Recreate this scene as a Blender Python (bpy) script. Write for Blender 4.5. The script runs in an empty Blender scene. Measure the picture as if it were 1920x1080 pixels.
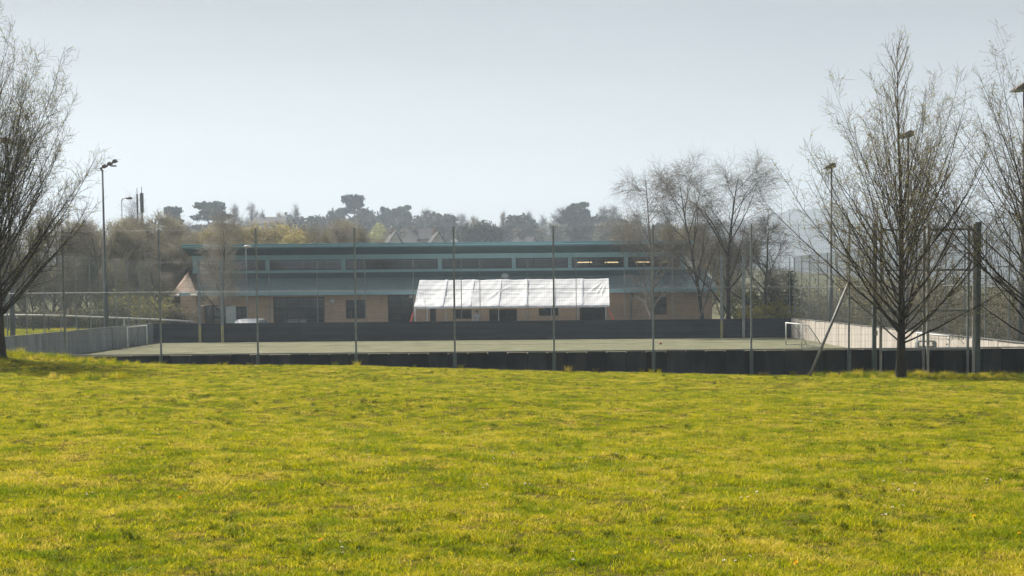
import bpy, bmesh, math, random
import numpy as np
from mathutils import Matrix, Vector

random.seed(7)
S = bpy.context.scene
C = S.collection
R = math.radians

# ------------------------------------------------------------------ camera
F_PX = 3100.0                      # focal length in pixels of the 1920 wide photograph
PITCH = R(4.0)
ROLL = -0.0087
EYE = Vector((0, 0, 3.05))
CY = 545 + F_PX * math.tan(PITCH)  # principal point row
cam_d = bpy.data.cameras.new('camera')
cam = bpy.data.objects.new('camera', cam_d)
C.objects.link(cam)
S.camera = cam
cam_d.sensor_width = 36
cam_d.lens = 36 * F_PX / 1920
cam_d.shift_y = (CY - 540) / 1920
cam_d.clip_start = 0.2
cam_d.clip_end = 12000
CAMROT = Matrix.Rotation(math.pi / 2 - PITCH, 3, 'X') @ Matrix.Rotation(ROLL, 3, 'Z')
cam.matrix_world = Matrix.Translation(EYE) @ CAMROT.to_4x4()

# ------------------------------------------------------------------ light
SUN_EL, SUN_AZ = R(48), math.atan2(-0.50, 0.70)
SD = Vector((math.sin(SUN_AZ) * math.cos(SUN_EL), math.cos(SUN_AZ) * math.cos(SUN_EL), math.sin(SUN_EL)))
W = bpy.data.worlds.new('World')
S.world = W
W.use_nodes = True
nt = W.node_tree
bg = nt.nodes['Background']
sky = nt.nodes.new('ShaderNodeTexSky')
sky.sky_type = 'NISHITA'
sky.sun_disc = False
sky.sun_elevation = SUN_EL
sky.sun_rotation = SUN_AZ
sky.air_density = 1.0
sky.dust_density = 2.6
sky.ozone_density = 1.6
bg.inputs[1].default_value = 0.092
# thin high cloud, stretched sideways, that greys the blue
tc = nt.nodes.new('ShaderNodeTexCoord')
mp = nt.nodes.new('ShaderNodeMapping')
mp.inputs['Scale'].default_value = (1.6, 1.6, 11)
nz = nt.nodes.new('ShaderNodeTexNoise')
nz.inputs['Scale'].default_value = 1.3
nz.inputs['Detail'].default_value = 5
nz.inputs['Roughness'].default_value = 0.5
mr = nt.nodes.new('ShaderNodeMapRange')
mr.inputs[1].default_value = 0.3
mr.inputs[2].default_value = 0.75
mr.inputs[3].default_value = 0.55
mr.inputs[4].default_value = 0.88
mx = nt.nodes.new('ShaderNodeMix')
mx.data_type = 'RGBA'
mx.inputs[7].default_value = (6.1, 6.38, 6.48, 1)
nt.links.new(tc.outputs['Generated'], mp.inputs[0])
nt.links.new(mp.outputs[0], nz.inputs['Vector'])
nt.links.new(nz.outputs[0], mr.inputs[0])
nt.links.new(mr.outputs[0], mx.inputs[0])
nt.links.new(sky.outputs[0], mx.inputs[6])
# whiter towards the horizon, as thick air is
sxyz = nt.nodes.new('ShaderNodeSeparateXYZ'); nt.links.new(tc.outputs['Generated'], sxyz.inputs[0])
gr = nt.nodes.new('ShaderNodeMapRange'); gr.interpolation_type = 'SMOOTHSTEP'
gr.inputs[1].default_value = 0.0; gr.inputs[2].default_value = 0.2; gr.inputs[3].default_value = 0.86; gr.inputs[4].default_value = 0.37
vm = nt.nodes.new('ShaderNodeVectorMath'); vm.operation = 'SCALE'
nt.links.new(sxyz.outputs[2], gr.inputs[0]); nt.links.new(mx.outputs[2], vm.inputs[0]); nz2 = nt.nodes.new('ShaderNodeTexNoise'); nz2.inputs['Scale'].default_value = 2.2; nz2.inputs['Detail'].default_value = 4
nt.links.new(mp.outputs[0], nz2.inputs['Vector'])
mr2 = nt.nodes.new('ShaderNodeMapRange'); mr2.inputs[1].default_value = 0.3; mr2.inputs[2].default_value = 0.7; mr2.inputs[3].default_value = 0.93; mr2.inputs[4].default_value = 1.07
ml = nt.nodes.new('ShaderNodeMath'); ml.operation = 'MULTIPLY'
nt.links.new(nz2.outputs[0], mr2.inputs[0]); nt.links.new(mr2.outputs[0], ml.inputs[0]); nt.links.new(gr.outputs[0], ml.inputs[1])
nt.links.new(ml.outputs[0], vm.inputs['Scale'])
nt.links.new(vm.outputs[0], bg.inputs[0])

sun_d = bpy.data.lights.new('sun', 'SUN')
sun_d.energy = 4.9
sun_d.angle = R(0.6)
sun_d.color = (1.0, 0.93, 0.82)
sun = bpy.data.objects.new('sun', sun_d)
C.objects.link(sun)
sun.rotation_euler = SD.to_track_quat('Z', 'Y').to_euler()
sun.location = SD * 200

S.view_settings.view_transform = 'Standard'
S.view_settings.look = 'None'
S.view_settings.gamma = 1
S.view_settings.exposure = 0.95
S.view_settings.use_curve_mapping = False
S.render.engine = 'CYCLES'
S.cycles.transparent_max_bounces = 24
S.cycles.max_bounces = 8
S.cycles.volume_bounces = 0

# ------------------------------------------------------------------ helpers
def at(px, py, Y):
    """world point seen at photo pixel (px,py) on the plane y=Y"""
    d = CAMROT @ Vector(((px - 960) / F_PX, -(py - CY) / F_PX, -1))
    return EYE + d * (Y / d.y)
def X(px, Y, py=560): return at(px, py, Y).x
def Z(px, py, Y): return at(px, py, Y).z

def tag(o, label=None, cat=None, group=None, kind=None):
    if label: o['label'] = label
    if cat: o['category'] = cat
    if group: o['group'] = group
    if kind: o['kind'] = kind
    return o

def empty(name, loc=(0, 0, 0), rz=0, label=None, cat=None, group=None):
    o = bpy.data.objects.new(name, None)
    C.objects.link(o)
    o.empty_display_size = 0.2
    o.location = loc
    o.rotation_euler = (0, 0, rz)
    return tag(o, label, cat, group)

def copy_tree(o, parent=None):
    c = o.copy()
    C.objects.link(c)
    c.parent = parent
    for ch in o.children:
        copy_tree(ch, c)
    return c

def link_mesh(name, me, mat=None, parent=None):
    o = bpy.data.objects.new(name, me)
    C.objects.link(o)
    if mat is not None and len(me.materials) == 0:
        me.materials.append(mat)
    o.parent = parent
    return o

class MB:
    """collects simple solids into one mesh"""
    def __init__(s):
        s.v, s.f = [], []
    def box(s, x0, x1, y0, y1, z0, z1):
        b = len(s.v)
        s.v += [(x0,y0,z0),(x1,y0,z0),(x1,y1,z0),(x0,y1,z0),(x0,y0,z1),(x1,y0,z1),(x1,y1,z1),(x0,y1,z1)]
        s.f += [tuple(b + i for i in q) for q in ((0,3,2,1),(4,5,6,7),(0,1,5,4),(1,2,6,5),(2,3,7,6),(3,0,4,7))]
        return s
    def hexa(s, pts):
        b = len(s.v)
        s.v += [tuple(p) for p in pts]
        s.f += [tuple(b + i for i in q) for q in ((0,3,2,1),(4,5,6,7),(0,1,5,4),(1,2,6,5),(2,3,7,6),(3,0,4,7))]
        return s
    def tube(s, pts, r, k=8, caps=True):
        pts = [Vector(p) for p in pts]
        rs = r if isinstance(r, (list, tuple)) else [r] * len(pts)
        b = len(s.v)
        n = len(pts)
        for i, p in enumerate(pts):
            t = (pts[min(i + 1, n - 1)] - pts[max(i - 1, 0)]).normalized()
            ref = Vector((0, 1, 0)) if abs(t.y) < 0.9 else Vector((1, 0, 0))
            u = t.cross(ref).normalized()
            w = t.cross(u).normalized()
            for j in range(k):
                a = 2 * math.pi * j / k
                s.v.append(tuple(p + (u * math.cos(a) + w * math.sin(a)) * rs[i]))
        for i in range(n - 1):
            for j in range(k):
                j2 = (j + 1) % k
                s.f.append((b + i*k + j, b + (i+1)*k + j, b + (i+1)*k + j2, b + i*k + j2))
        if caps:
            s.f.append(tuple(b + j for j in range(k)))
            s.f.append(tuple(b + (n-1)*k + j for j in reversed(range(k))))
        return s
    def sphere(s, c, rx, ry, rz, nu=10, nv=6):
        b = len(s.v)
        for i in range(nv + 1):
            th = math.pi * i / nv
            for j in range(nu):
                ph = 2 * math.pi * j / nu
                s.v.append((c[0]+rx*math.sin(th)*math.cos(ph), c[1]+ry*math.sin(th)*math.sin(ph), c[2]+rz*math.cos(th)))
        for i in range(nv):
            for j in range(nu):
                j2 = (j+1) % nu
                s.f.append((b+i*nu+j, b+(i+1)*nu+j, b+(i+1)*nu+j2, b+i*nu+j2))
        return s
    def poly(s, pts):
        b = len(s.v)
        s.v += [tuple(p) for p in pts]
        s.f.append(tuple(range(b, b + len(pts))))
        return s
    def prism(s, prof, x0, x1, axis='x'):
        """prof is a list of (y,z) extruded along x, or (x,z) along y"""
        b = len(s.v); n = len(prof)
        for xx in (x0, x1):
            for (u, w) in prof:
                s.v.append((xx, u, w) if axis == 'x' else (u, xx, w))
        for i in range(n):
            j = (i+1) % n
            s.f.append((b+i, b+j, b+n+j, b+n+i))
        s.f.append(tuple(b+i for i in reversed(range(n))))
        s.f.append(tuple(b+n+i for i in range(n)))
        return s
    def mesh(s, name, mat=None, smooth=False, bevel=0):
        me = bpy.data.meshes.new(name)
        me.from_pydata(s.v, [], s.f)
        bm = bmesh.new(); bm.from_mesh(me)
        bmesh.ops.recalc_face_normals(bm, faces=bm.faces)
        if bevel:
            bmesh.ops.bevel(bm, geom=list(bm.edges), offset=bevel, segments=1, affect='EDGES', profile=0.6)
        bm.to_mesh(me); bm.free()
        if smooth:
            me.polygons.foreach_set('use_smooth', [True] * len(me.polygons))
        if mat: me.materials.append(mat)
        return me
    def obj(s, name, mat, parent=None, smooth=False, bevel=0):
        return link_mesh(name, s.mesh(name, mat, smooth, bevel), None, parent)

def mesh_np(name, V, Q, mat=None, smooth=True):
    """quads from numpy arrays"""
    me = bpy.data.meshes.new(name)
    me.vertices.add(len(V)); me.vertices.foreach_set('co', np.asarray(V, np.float32).ravel())
    k = Q.shape[1]
    me.loops.add(len(Q) * k); me.loops.foreach_set('vertex_index', np.asarray(Q, np.int32).ravel())
    me.polygons.add(len(Q))
    me.polygons.foreach_set('loop_start', np.arange(0, len(Q) * k, k, dtype=np.int32))
    me.update(calc_edges=True)
    me.validate()
    if smooth: me.polygons.foreach_set('use_smooth', np.ones(len(me.polygons), bool))
    if mat: me.materials.append(mat)
    return me

# ------------------------------------------------------------------ materials
MATS = {}
def mat(name, col, col2=None, rough=0.7, metal=0.0, scale=3.0, lo=0.35, hi=0.65, bump=0.0, bscale=30, stretch=None,
        spec=0.4, detail=5, rnd=0.0):
    if name in MATS: return MATS[name]
    m = bpy.data.materials.new(name); m.use_nodes = True
    n, l = m.node_tree.nodes, m.node_tree.links
    b = n['Principled BSDF']
    b.inputs['Roughness'].default_value = rough
    b.inputs['Metallic'].default_value = metal
    b.inputs['Specular IOR Level'].default_value = spec
    g = n.new('ShaderNodeNewGeometry'); mp = n.new('ShaderNodeMapping')
    l.new(g.outputs['Position'], mp.inputs[0])
    if stretch: mp.inputs['Scale'].default_value = stretch
    t = n.new('ShaderNodeTexNoise'); t.inputs['Scale'].default_value = scale; t.inputs['Detail'].default_value = detail
    t.inputs['Roughness'].default_value = 0.62
    l.new(mp.outputs[0], t.inputs['Vector'])
    r = n.new('ShaderNodeValToRGB')
    r.color_ramp.elements[0].position = lo; r.color_ramp.elements[1].position = hi
    c2 = col2 or tuple(c * 0.75 for c in col)
    r.color_ramp.elements[0].color = (*col, 1); r.color_ramp.elements[1].color = (*c2, 1)
    l.new(t.outputs[0], r.inputs[0])
    out = r.outputs[0]
    if rnd:
        oi = n.new('ShaderNodeObjectInfo'); hs = n.new('ShaderNodeHueSaturation')
        mm = n.new('ShaderNodeMapRange'); mm.inputs[3].default_value = 1 - rnd; mm.inputs[4].default_value = 1 + rnd
        l.new(oi.outputs['Random'], mm.inputs[0]); l.new(mm.outputs[0], hs.inputs['Value'])
        l.new(out, hs.inputs['Color']); out = hs.outputs[0]
    l.new(out, b.inputs['Base Color'])
    if bump:
        t2 = n.new('ShaderNodeTexNoise'); t2.inputs['Scale'].default_value = bscale; t2.inputs['Detail'].default_value = 4
        l.new(mp.outputs[0], t2.inputs['Vector'])
        bp = n.new('ShaderNodeBump'); bp.inputs['Strength'].default_value = bump; bp.inputs['Distance'].default_value = 0.02
        l.new(t2.outputs[0], bp.inputs['Height']); l.new(bp.outputs[0], b.inputs['Normal'])
    MATS[name] = m
    return m

def leaf_mat(name, c1, c2, trans=0.45, scale=0.6, rough=0.55, c3=None, spec=0.08, rnd=0.25):
    """foliage with light coming through it, coloured by position and by piece"""
    m = bpy.data.materials.new(name); m.use_nodes = True
    n, l = m.node_tree.nodes, m.node_tree.links
    b = n['Principled BSDF']; b.inputs['Roughness'].default_value = rough
    b.inputs['Specular IOR Level'].default_value = spec
    g = n.new('ShaderNodeNewGeometry')
    t = n.new('ShaderNodeTexNoise'); t.inputs['Scale'].default_value = scale; t.inputs['Detail'].default_value = 6
    t.inputs['Roughness'].default_value = 0.65
    l.new(g.outputs['Position'], t.inputs['Vector'])
    r = n.new('ShaderNodeValToRGB')
    r.color_ramp.elements[0].position = 0.36; r.color_ramp.elements[1].position = 0.62
    r.color_ramp.elements[0].color = (*c1, 1); r.color_ramp.elements[1].color = (*c2, 1)
    if c3:
        e = r.color_ramp.elements.new(0.72); e.color = (*c3, 1)
    oi = n.new('ShaderNodeObjectInfo')
    ad = n.new('ShaderNodeMath'); ad.operation = 'MULTIPLY_ADD'; ad.inputs[1].default_value = rnd; 
    l.new(oi.outputs['Random'], ad.inputs[0])
    sb = n.new('ShaderNodeMath'); sb.operation = 'SUBTRACT'; sb.inputs[1].default_value = rnd / 2
    l.new(t.outputs[0], sb.inputs[0]); l.new(sb.outputs[0], ad.inputs[2])
    l.new(ad.outputs[0], r.inputs[0])
    l.new(r.outputs[0], b.inputs['Base Color'])
    tr = n.new('ShaderNodeBsdfTranslucent'); l.new(r.outputs[0], tr.inputs[0])
    mxs = n.new('ShaderNodeMixShader'); mxs.inputs[0].default_value = trans
    l.new(b.outputs[0], mxs.inputs[1]); l.new(tr.outputs[0], mxs.inputs[2])
    l.new(mxs.outputs[0], n['Material Output'].inputs[0])
    return m

M_post = mat('post_paint', (0.27, 0.30, 0.31), (0.19, 0.21, 0.22), rough=0.5, metal=0.15, scale=6)
M_col = mat('column_paint', (0.085, 0.10, 0.115), (0.06, 0.072, 0.085), rough=0.6, scale=6)
M_postg = mat('post_green', (0.125, 0.16, 0.165), (0.09, 0.12, 0.125), rough=0.5, scale=6)
M_galv = mat('galvanised', (0.42, 0.43, 0.42), (0.30, 0.31, 0.31), rough=0.45, metal=0.5, scale=9)
M_brace = mat('brace_grey', (0.26, 0.265, 0.26), (0.18, 0.185, 0.185), rough=0.6, metal=0.1, scale=9)
M_wire = mat('wire', (0.17, 0.19, 0.19), (0.12, 0.14, 0.14), rough=0.55, metal=0.3)
M_white = mat('white_paint', (0.70, 0.71, 0.70), (0.55, 0.56, 0.55), rough=0.5, scale=5)
M_yel = mat('yellow_band', (0.50, 0.44, 0.20), (0.35, 0.31, 0.16), rough=0.6)
M_conc_dark = mat('dark_boards', (0.052, 0.053, 0.057), (0.020, 0.023, 0.028), rough=0.8, scale=2.2, stretch=(1, 1, 0.35), bump=0.3, rnd=0.42)
M_plank = mat('stained_planks', (0.042, 0.053, 0.068), (0.022, 0.029, 0.039), rough=0.75, scale=1.6, stretch=(0.3, 1, 2.5), bump=0.3, rnd=0.2)
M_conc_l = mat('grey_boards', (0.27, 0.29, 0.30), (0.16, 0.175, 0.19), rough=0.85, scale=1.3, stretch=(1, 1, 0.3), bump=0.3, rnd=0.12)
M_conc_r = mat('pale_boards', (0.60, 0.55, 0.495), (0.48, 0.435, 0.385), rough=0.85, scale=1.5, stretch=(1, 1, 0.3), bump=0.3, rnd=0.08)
M_coping = mat('coping', (0.16, 0.16, 0.16), (0.11, 0.11, 0.11), rough=0.85, scale=4)
M_turf = mat('sand_turf', (0.105, 0.11, 0.062), (0.205, 0.20, 0.13), rough=0.95, spec=0.1, scale=1.1, stretch=(0.6, 1, 1), lo=0.36, hi=0.66, bump=0.6, bscale=18, detail=9)
M_tarmac = mat('tarmac', (0.055, 0.055, 0.056), (0.04, 0.04, 0.041), rough=0.9, scale=0.5)
M_land = mat('rough_land', (0.075, 0.085, 0.035), (0.12, 0.115, 0.05), rough=1, scale=0.06, detail=9)
M_soil = mat('lawn_soil', (0.06, 0.065, 0.012), (0.11, 0.085, 0.025), rough=1, scale=2.5, detail=8, bump=0.8, bscale=25, spec=0.0)
M_teal = mat('teal_paint', (0.32, 0.52, 0.57), (0.27, 0.46, 0.50), rough=0.45, scale=1.2)
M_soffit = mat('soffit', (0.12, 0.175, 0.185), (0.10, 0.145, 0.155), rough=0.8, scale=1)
M_roof = mat('roof_sheet', (0.34, 0.42, 0.43), (0.27, 0.345, 0.355), rough=0.4, scale=2)
M_tile = mat('clay_tile', (0.42, 0.29, 0.22), (0.30, 0.19, 0.14), rough=0.8, scale=6)
M_frame = mat('window_frame', (0.03, 0.035, 0.04), (0.02, 0.025, 0.03), rough=0.5)
M_dark = mat('interior', (0.035, 0.032, 0.03), (0.02, 0.02, 0.02), rough=0.95, scale=0.7)
M_room = mat('hall_wall', (0.13, 0.075, 0.05), (0.07, 0.05, 0.04), rough=0.9, scale=0.4)
M_red = mat('red_strap', (0.62, 0.06, 0.04), (0.5, 0.05, 0.03), rough=0.6)
M_yst = mat('yellow_strap', (0.62, 0.36, 0.05), (0.5, 0.3, 0.05), rough=0.7)
M_head = mat('lamp_housing', (0.09, 0.075, 0.065), (0.06, 0.05, 0.045), rough=0.5)

def brick_mat():
    m = bpy.data.materials.new('buff_brick'); m.use_nodes = True
    n, l = m.node_tree.nodes, m.node_tree.links
    b = n['Principled BSDF']; b.inputs['Roughness'].default_value = 0.9
    g = n.new('ShaderNodeNewGeometry'); sx = n.new('ShaderNodeSeparateXYZ'); cx = n.new('ShaderNodeCombineXYZ')
    l.new(g.outputs['Position'], sx.inputs[0]); l.new(sx.outputs[0], cx.inputs[0]); l.new(sx.outputs[2], cx.inputs[1])
    t = n.new('ShaderNodeTexBrick'); t.inputs['Scale'].default_value = 1
    t.inputs['Brick Width'].default_value = 0.225; t.inputs['Row Height'].default_value = 0.075; t.inputs['Mortar Size'].default_value = 0.006
    t.inputs['Color1'].default_value = (0.68, 0.49, 0.32, 1); t.inputs['Color2'].default_value = (0.56, 0.395, 0.25, 1)
    t.inputs['Mortar'].default_value = (0.30, 0.27, 0.23, 1)
    l.new(cx.outputs[0], t.inputs['Vector'])
    nz = n.new('ShaderNodeTexNoise'); nz.inputs['Scale'].default_value = 0.8; nz.inputs['Detail'].default_value = 6
    l.new(g.outputs['Position'], nz.inputs['Vector'])
    hs = n.new('ShaderNodeHueSaturation'); mm = n.new('ShaderNodeMapRange'); mm.inputs[3].default_value = 0.75; mm.inputs[4].default_value = 1.2
    l.new(nz.outputs[0], mm.inputs[0]); l.new(mm.outputs[0], hs.inputs['Value']); l.new(t.outputs[0], hs.inputs['Color'])
    l.new(hs.outputs[0], b.inputs['Base Color'])
    return m
M_brick = brick_mat()

def glass_mat():
    m = bpy.data.materials.new('dark_glass'); m.use_nodes = True
    n, l = m.node_tree.nodes, m.node_tree.links
    for x in list(n):
        if x.type == 'BSDF_PRINCIPLED': n.remove(x)
    tr = n.new('ShaderNodeBsdfTransparent'); tr.inputs[0].default_value = (0.5, 0.52, 0.55, 1)
    gl = n.new('ShaderNodeBsdfGlossy'); gl.inputs['Roughness'].default_value = 0.06; gl.inputs[0].default_value = (0.75, 0.8, 0.85, 1)
    fr = n.new('ShaderNodeFresnel'); fr.inputs[0].default_value = 1.7
    mxs = n.new('ShaderNodeMixShader'); l.new(fr.outputs[0], mxs.inputs[0]); l.new(tr.outputs[0], mxs.inputs[1]); l.new(gl.outputs[0], mxs.inputs[2])
    l.new(mxs.outputs[0], n['Material Output'].inputs[0])
    return m
M_glass = glass_mat()

def emit_mat(name, col, st):
    m = bpy.data.materials.new(name); m.use_nodes = True
    b = m.node_tree.nodes['Principled BSDF']
    b.inputs['Emission Color'].default_value = (*col, 1); b.inputs['Emission Strength'].default_value = st
    b.inputs['Base Color'].default_value = (*col, 1)
    return m

M_bark = mat('bark', (0.055, 0.046, 0.028), (0.028, 0.025, 0.017), rough=0.95, scale=9, stretch=(1, 1, 0.25), bump=1.0, bscale=22)
M_twig = mat('twig', (0.15, 0.118, 0.066), (0.09, 0.073, 0.044), rough=0.7, scale=1.5)
M_twig_l = mat('twig_grey', (0.11, 0.098, 0.076), (0.07, 0.063, 0.050), rough=0.75, scale=1.5)
M_twig_b = mat('twig_brown', (0.33, 0.30, 0.235), (0.225, 0.20, 0.16), rough=0.8, scale=0.5)
M_twig_p = mat('twig_pale', (0.42, 0.38, 0.31), (0.26, 0.23, 0.18), rough=0.7, scale=1.2)
M_bud = leaf_mat('buds', (0.30, 0.27, 0.08), (0.44, 0.40, 0.12), trans=0.4, scale=2)
M_budb = leaf_mat('budding_leaves', (0.38, 0.33, 0.16), (0.50, 0.43, 0.18), trans=0.45, scale=0.4, c3=(0.56, 0.48, 0.14))
M_budbr = leaf_mat('catkins', (0.34, 0.31, 0.19), (0.46, 0.42, 0.25), trans=0.35, scale=0.4)
M_ever = leaf_mat('evergreen_needles', (0.022, 0.038, 0.022), (0.045, 0.062, 0.032), trans=0.15, scale=0.25)
M_shrub = leaf_mat('shrub_leaves', (0.05, 0.075, 0.022), (0.12, 0.13, 0.045), trans=0.35, scale=0.7)
M_shrubb = leaf_mat('bramble_leaves', (0.075, 0.075, 0.035), (0.15, 0.125, 0.065), trans=0.3, scale=0.7)
M_hedge = leaf_mat('hedge_leaves', (0.22, 0.22, 0.045), (0.38, 0.34, 0.07), trans=0.45, scale=1.2)
M_wood_far = leaf_mat('far_wood', (0.05, 0.055, 0.035), (0.085, 0.075, 0.05), trans=0.2, scale=0.02)

# ------------------------------------------------------------------ layout
Y1, Y2 = 50.2, 103.3            # front and back walls of the court
XL, XR1, XR2 = -22.35, 16.7, 17.5
WALL_H = 1.2
EDGE = [(-400, 650), (-100, 655), (0, 663), (30, 665), (130, 675), (300, 681), (480, 684), (690, 685), (900, 689), (1050, 694), (1250, 697), (1500, 700),
        (1620, 701), (1700, 702), (1850, 703), (2100, 705), (2500, 708)]
_ex = np.array([X(p, Y1, q) for p, q in EDGE]); _ez = np.array([Z(p, q, Y1) for p, q in EDGE])
def edge_z(x): return np.interp(x, _ex, _ez) - 0.035
def lawn_z(x, y):
    t = np.clip(y / Y1, -0.6, 1.0)
    x = np.asarray(x, float)
    base = 1.42 + (edge_z(x) - 1.42) * (0.85 * t + 0.15 * t * t)
    u = 1.5 * (0.018 * np.sin(x * 2.3 + 1.3 * np.sin(y * 0.9)) * np.sin(y * 1.7 + 0.8) + 0.016 * np.sin(x * 0.71 + 0.5 * y) + 0.012 * np.sin(x * 5.1 + y * 1.3) * np.sin(y * 4.3)
         + 0.03 * np.sin(y * 0.45 + 0.15 * x))
    # low banks thrown up round the feet of the trees
    mound = 0.10 * np.exp(-((x + 13.7) ** 2) / 3.0) * np.exp(-((y - 49.4) ** 2) / 0.5) + 0.04 * np.exp(-((x - 11.5) ** 2) / 12.0) * np.exp(-((y - 49.6) ** 2) / 0.4)
    return base + u * np.clip(1 - (y - 47) / 6, 0.3, 1) + mound * 0.6

def sstep(a, b, x):
    t = np.clip((x - a) / (b - a), 0, 1); return t * t * (3 - 2 * t)
def land_z(x, y):
    x = np.asarray(x, float); y = np.asarray(y, float)
    z = 0.0 + sstep(-24.0, -29, x) * np.clip(0.25 + 0.0075 * (y - 60), 0, 0.9)
    z = z + 7.0 * sstep(150, 430, y) * (1 - 0.85 * sstep(20, 110, x - 0.15 * (y - 150)))
    z = z + sstep(430, 700, y) * 6 * (1 - sstep(40, 200, x))
    z = z - 0.7 * sstep(22, 34, x) * sstep(150, 60, y)
    return z
def grid_obj(name, xs, ys, zf, m):
    xx, yy = np.meshgrid(xs, ys)
    V = np.stack([xx, yy, zf(xx, yy)], -1).reshape(-1, 3)
    nx = len(xs); i, j = np.meshgrid(np.arange(nx - 1), np.arange(len(ys) - 1))
    a = (j * nx + i).ravel()
    Q = np.stack([a, a + 1, a + nx + 1, a + nx], -1)
    return link_mesh(name, mesh_np(name, V, Q, m))

lawn = grid_obj('lawn', np.linspace(-45, 45, 361), np.linspace(-12, Y1 - 0.14, 250), lawn_z, M_soil)
tag(lawn, 'bright mown grass field sloping gently down to the court wall', None, None, 'structure')
ys = np.concatenate([np.linspace(Y1 + 0.1, 160, 60), np.linspace(165, 700, 80), np.linspace(740, 2780, 20)])
xs = np.concatenate([np.linspace(-2580, -260, 14), np.linspace(-250, 250, 140), np.linspace(260, 2580, 14)])
land = grid_obj('ground', xs, ys, lambda x, y: land_z(x, y) - 0.012, M_land)
tag(land, 'rough ground and town slope beyond the sports court', None, None, 'structure')
side = []
for sx in (-1, 1):
    gd = grid_obj('ground', np.linspace(sx * 45, sx * 2580, 30) if sx > 0 else np.linspace(-2580, -45, 30), np.linspace(-12, Y1 + 0.1, 12),
                  lambda x, y: lawn_z(np.clip(x, -45, 45), y) * np.clip(1 - (y - 40) / 10.0, 0, 1), M_land)
    tag(gd, 'rough ground beside the grass field', None, None, 'structure')

pm = MB(); pm.v = [(XL, Y1, 0.0), (XR1, Y1, 0.0), (XR2, Y2, 0.0), (XL, Y2, 0.0)]; pm.f = [(0, 1, 2, 3)]
tag(pm.obj('pitch', M_turf), 'sandy green artificial turf pitch inside the walled court', None, None, 'structure')
pm = MB(); pm.v = [(XL + 0.6, Y2 + 0.2, 0.002), (26, Y2 + 0.2, 0.002), (26, 119, 0.002), (XL + 0.6, 119, 0.002)]; pm.f = [(0, 1, 2, 3)]
tag(pm.obj('yard', M_tarmac), 'tarmac yard between the court and the school building', None, None, 'structure')

# ------------------------------------------------------------------ haze
HZ = MB().box(-2600, 2600, -60, 2800, -6, 175).obj('haze', None)
tag(HZ, 'thin pale haze lying over the whole view', None, None, 'stuff')
hm = bpy.data.materials.new('haze_air'); hm.use_nodes = True
for x in list(hm.node_tree.nodes):
    if x.type == 'BSDF_PRINCIPLED': hm.node_tree.nodes.remove(x)
pv = hm.node_tree.nodes.new('ShaderNodeVolumePrincipled')
pv.inputs['Density'].default_value = 0.00054
pv.inputs['Color'].default_value = (0.72, 0.85, 1.0, 1)
pv.inputs['Anisotropy'].default_value = 0.25
hm.node_tree.links.new(pv.outputs[0], hm.node_tree.nodes['Material Output'].inputs['Volume'])
HZ.data.materials.append(hm)

# ------------------------------------------------------------------ court walls
def wall_run(name, p0, p1, mode, m, label, cap=True):
    """a low wall from p0 to p1 built of bays; inner side is to the left of the run"""
    p0, p1 = Vector(p0), Vector(p1)
    L = (p1 - p0).length
    a = math.atan2(p1.y - p0.y, p1.x - p0.x)
    root = empty(name, (p0.x, p0.y, 0), a, label, 'wall')
    if mode == 'plank':
        nb = round(L / 3.0); w = L / nb
        me = MB().box(0.01, w - 0.01, -0.035, 0.035, 0, 0.19).mesh('plank', m, bevel=0.006)
        for i in range(nb):
            for k in range(6):
                o = link_mesh('plank', me, None, root)
                o.location = (i * w, random.uniform(-0.006, 0.006), 0.004 + k * 0.197)
        MB().box(0, L, 0.05, 0.09, 0, 1.16).obj('backing_board', M_conc_dark, root)
    else:
        nb = round(L / 0.6); w = L / nb
        me = MB().box(0.011, w - 0.011, -0.05, 0.05, 0, WALL_H - 0.02).mesh('panel', m, bevel=0.006)
        for i in range(nb):
            o = link_mesh('panel', me, None, root)
            o.location = (i * w, random.uniform(-0.012, 0.012), random.uniform(-0.012, 0.004))
        MB().box(0, L, -0.03, 0.03, 0, WALL_H - 0.06).obj('backing_board', M_conc_dark, root)
        if cap: MB().box(0, L, -0.068, 0.068, WALL_H - 0.012, WALL_H + 0.02).obj('coping', M_coping, root, bevel=0.004)
    return root
fw = wall_run('court_wall', (XL, Y1, 0), (XR1, Y1, 0), 'panel', M_conc_dark, 'low dark wall of upright boards along the near side of the court, against the grass')
bw = wall_run('court_wall', (XL, Y2, 0), (XR2, Y2, 0), 'plank', M_plank, 'low dark wall of horizontal planks at the far side of the court, before the school')
lw = wall_run('court_wall', (XL, Y1 + 0.12, 0), (XL, Y2 - 0.12, 0), 'panel', M_conc_l, 'low grey shaded wall of upright boards behind the white goal at the left of the court')
rw = wall_run('court_wall', (XR1, Y1 + 0.12, 0), (XR2, Y2 - 0.12, 0), 'panel', M_conc_r, 'low pale sunlit wall of upright boards along the right of the court')
for (px, py, r) in ((968, 610, 0.11), (985, 615, 0.16), (990, 611, 0.08)):
    p = at(px, py, Y2 - 0.05); s_ = MB(); n = 12
    pts = [(p.x + XL * 0 + r * random.uniform(0.6, 1.1) * math.cos(a * math.tau / n), Y2 - 0.046, p.z + 0.8 * r * random.uniform(0.6, 1.1) * math.sin(a * math.tau / n)) for a in range(n)]
    s_.poly(pts); s_.poly([(q[0], q[1] + 0.004, q[2]) for q in pts])
    o = s_.obj('stain', M_frame, bw); o.matrix_parent_inverse = Matrix.Translation((-XL, -Y2, 0))

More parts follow.
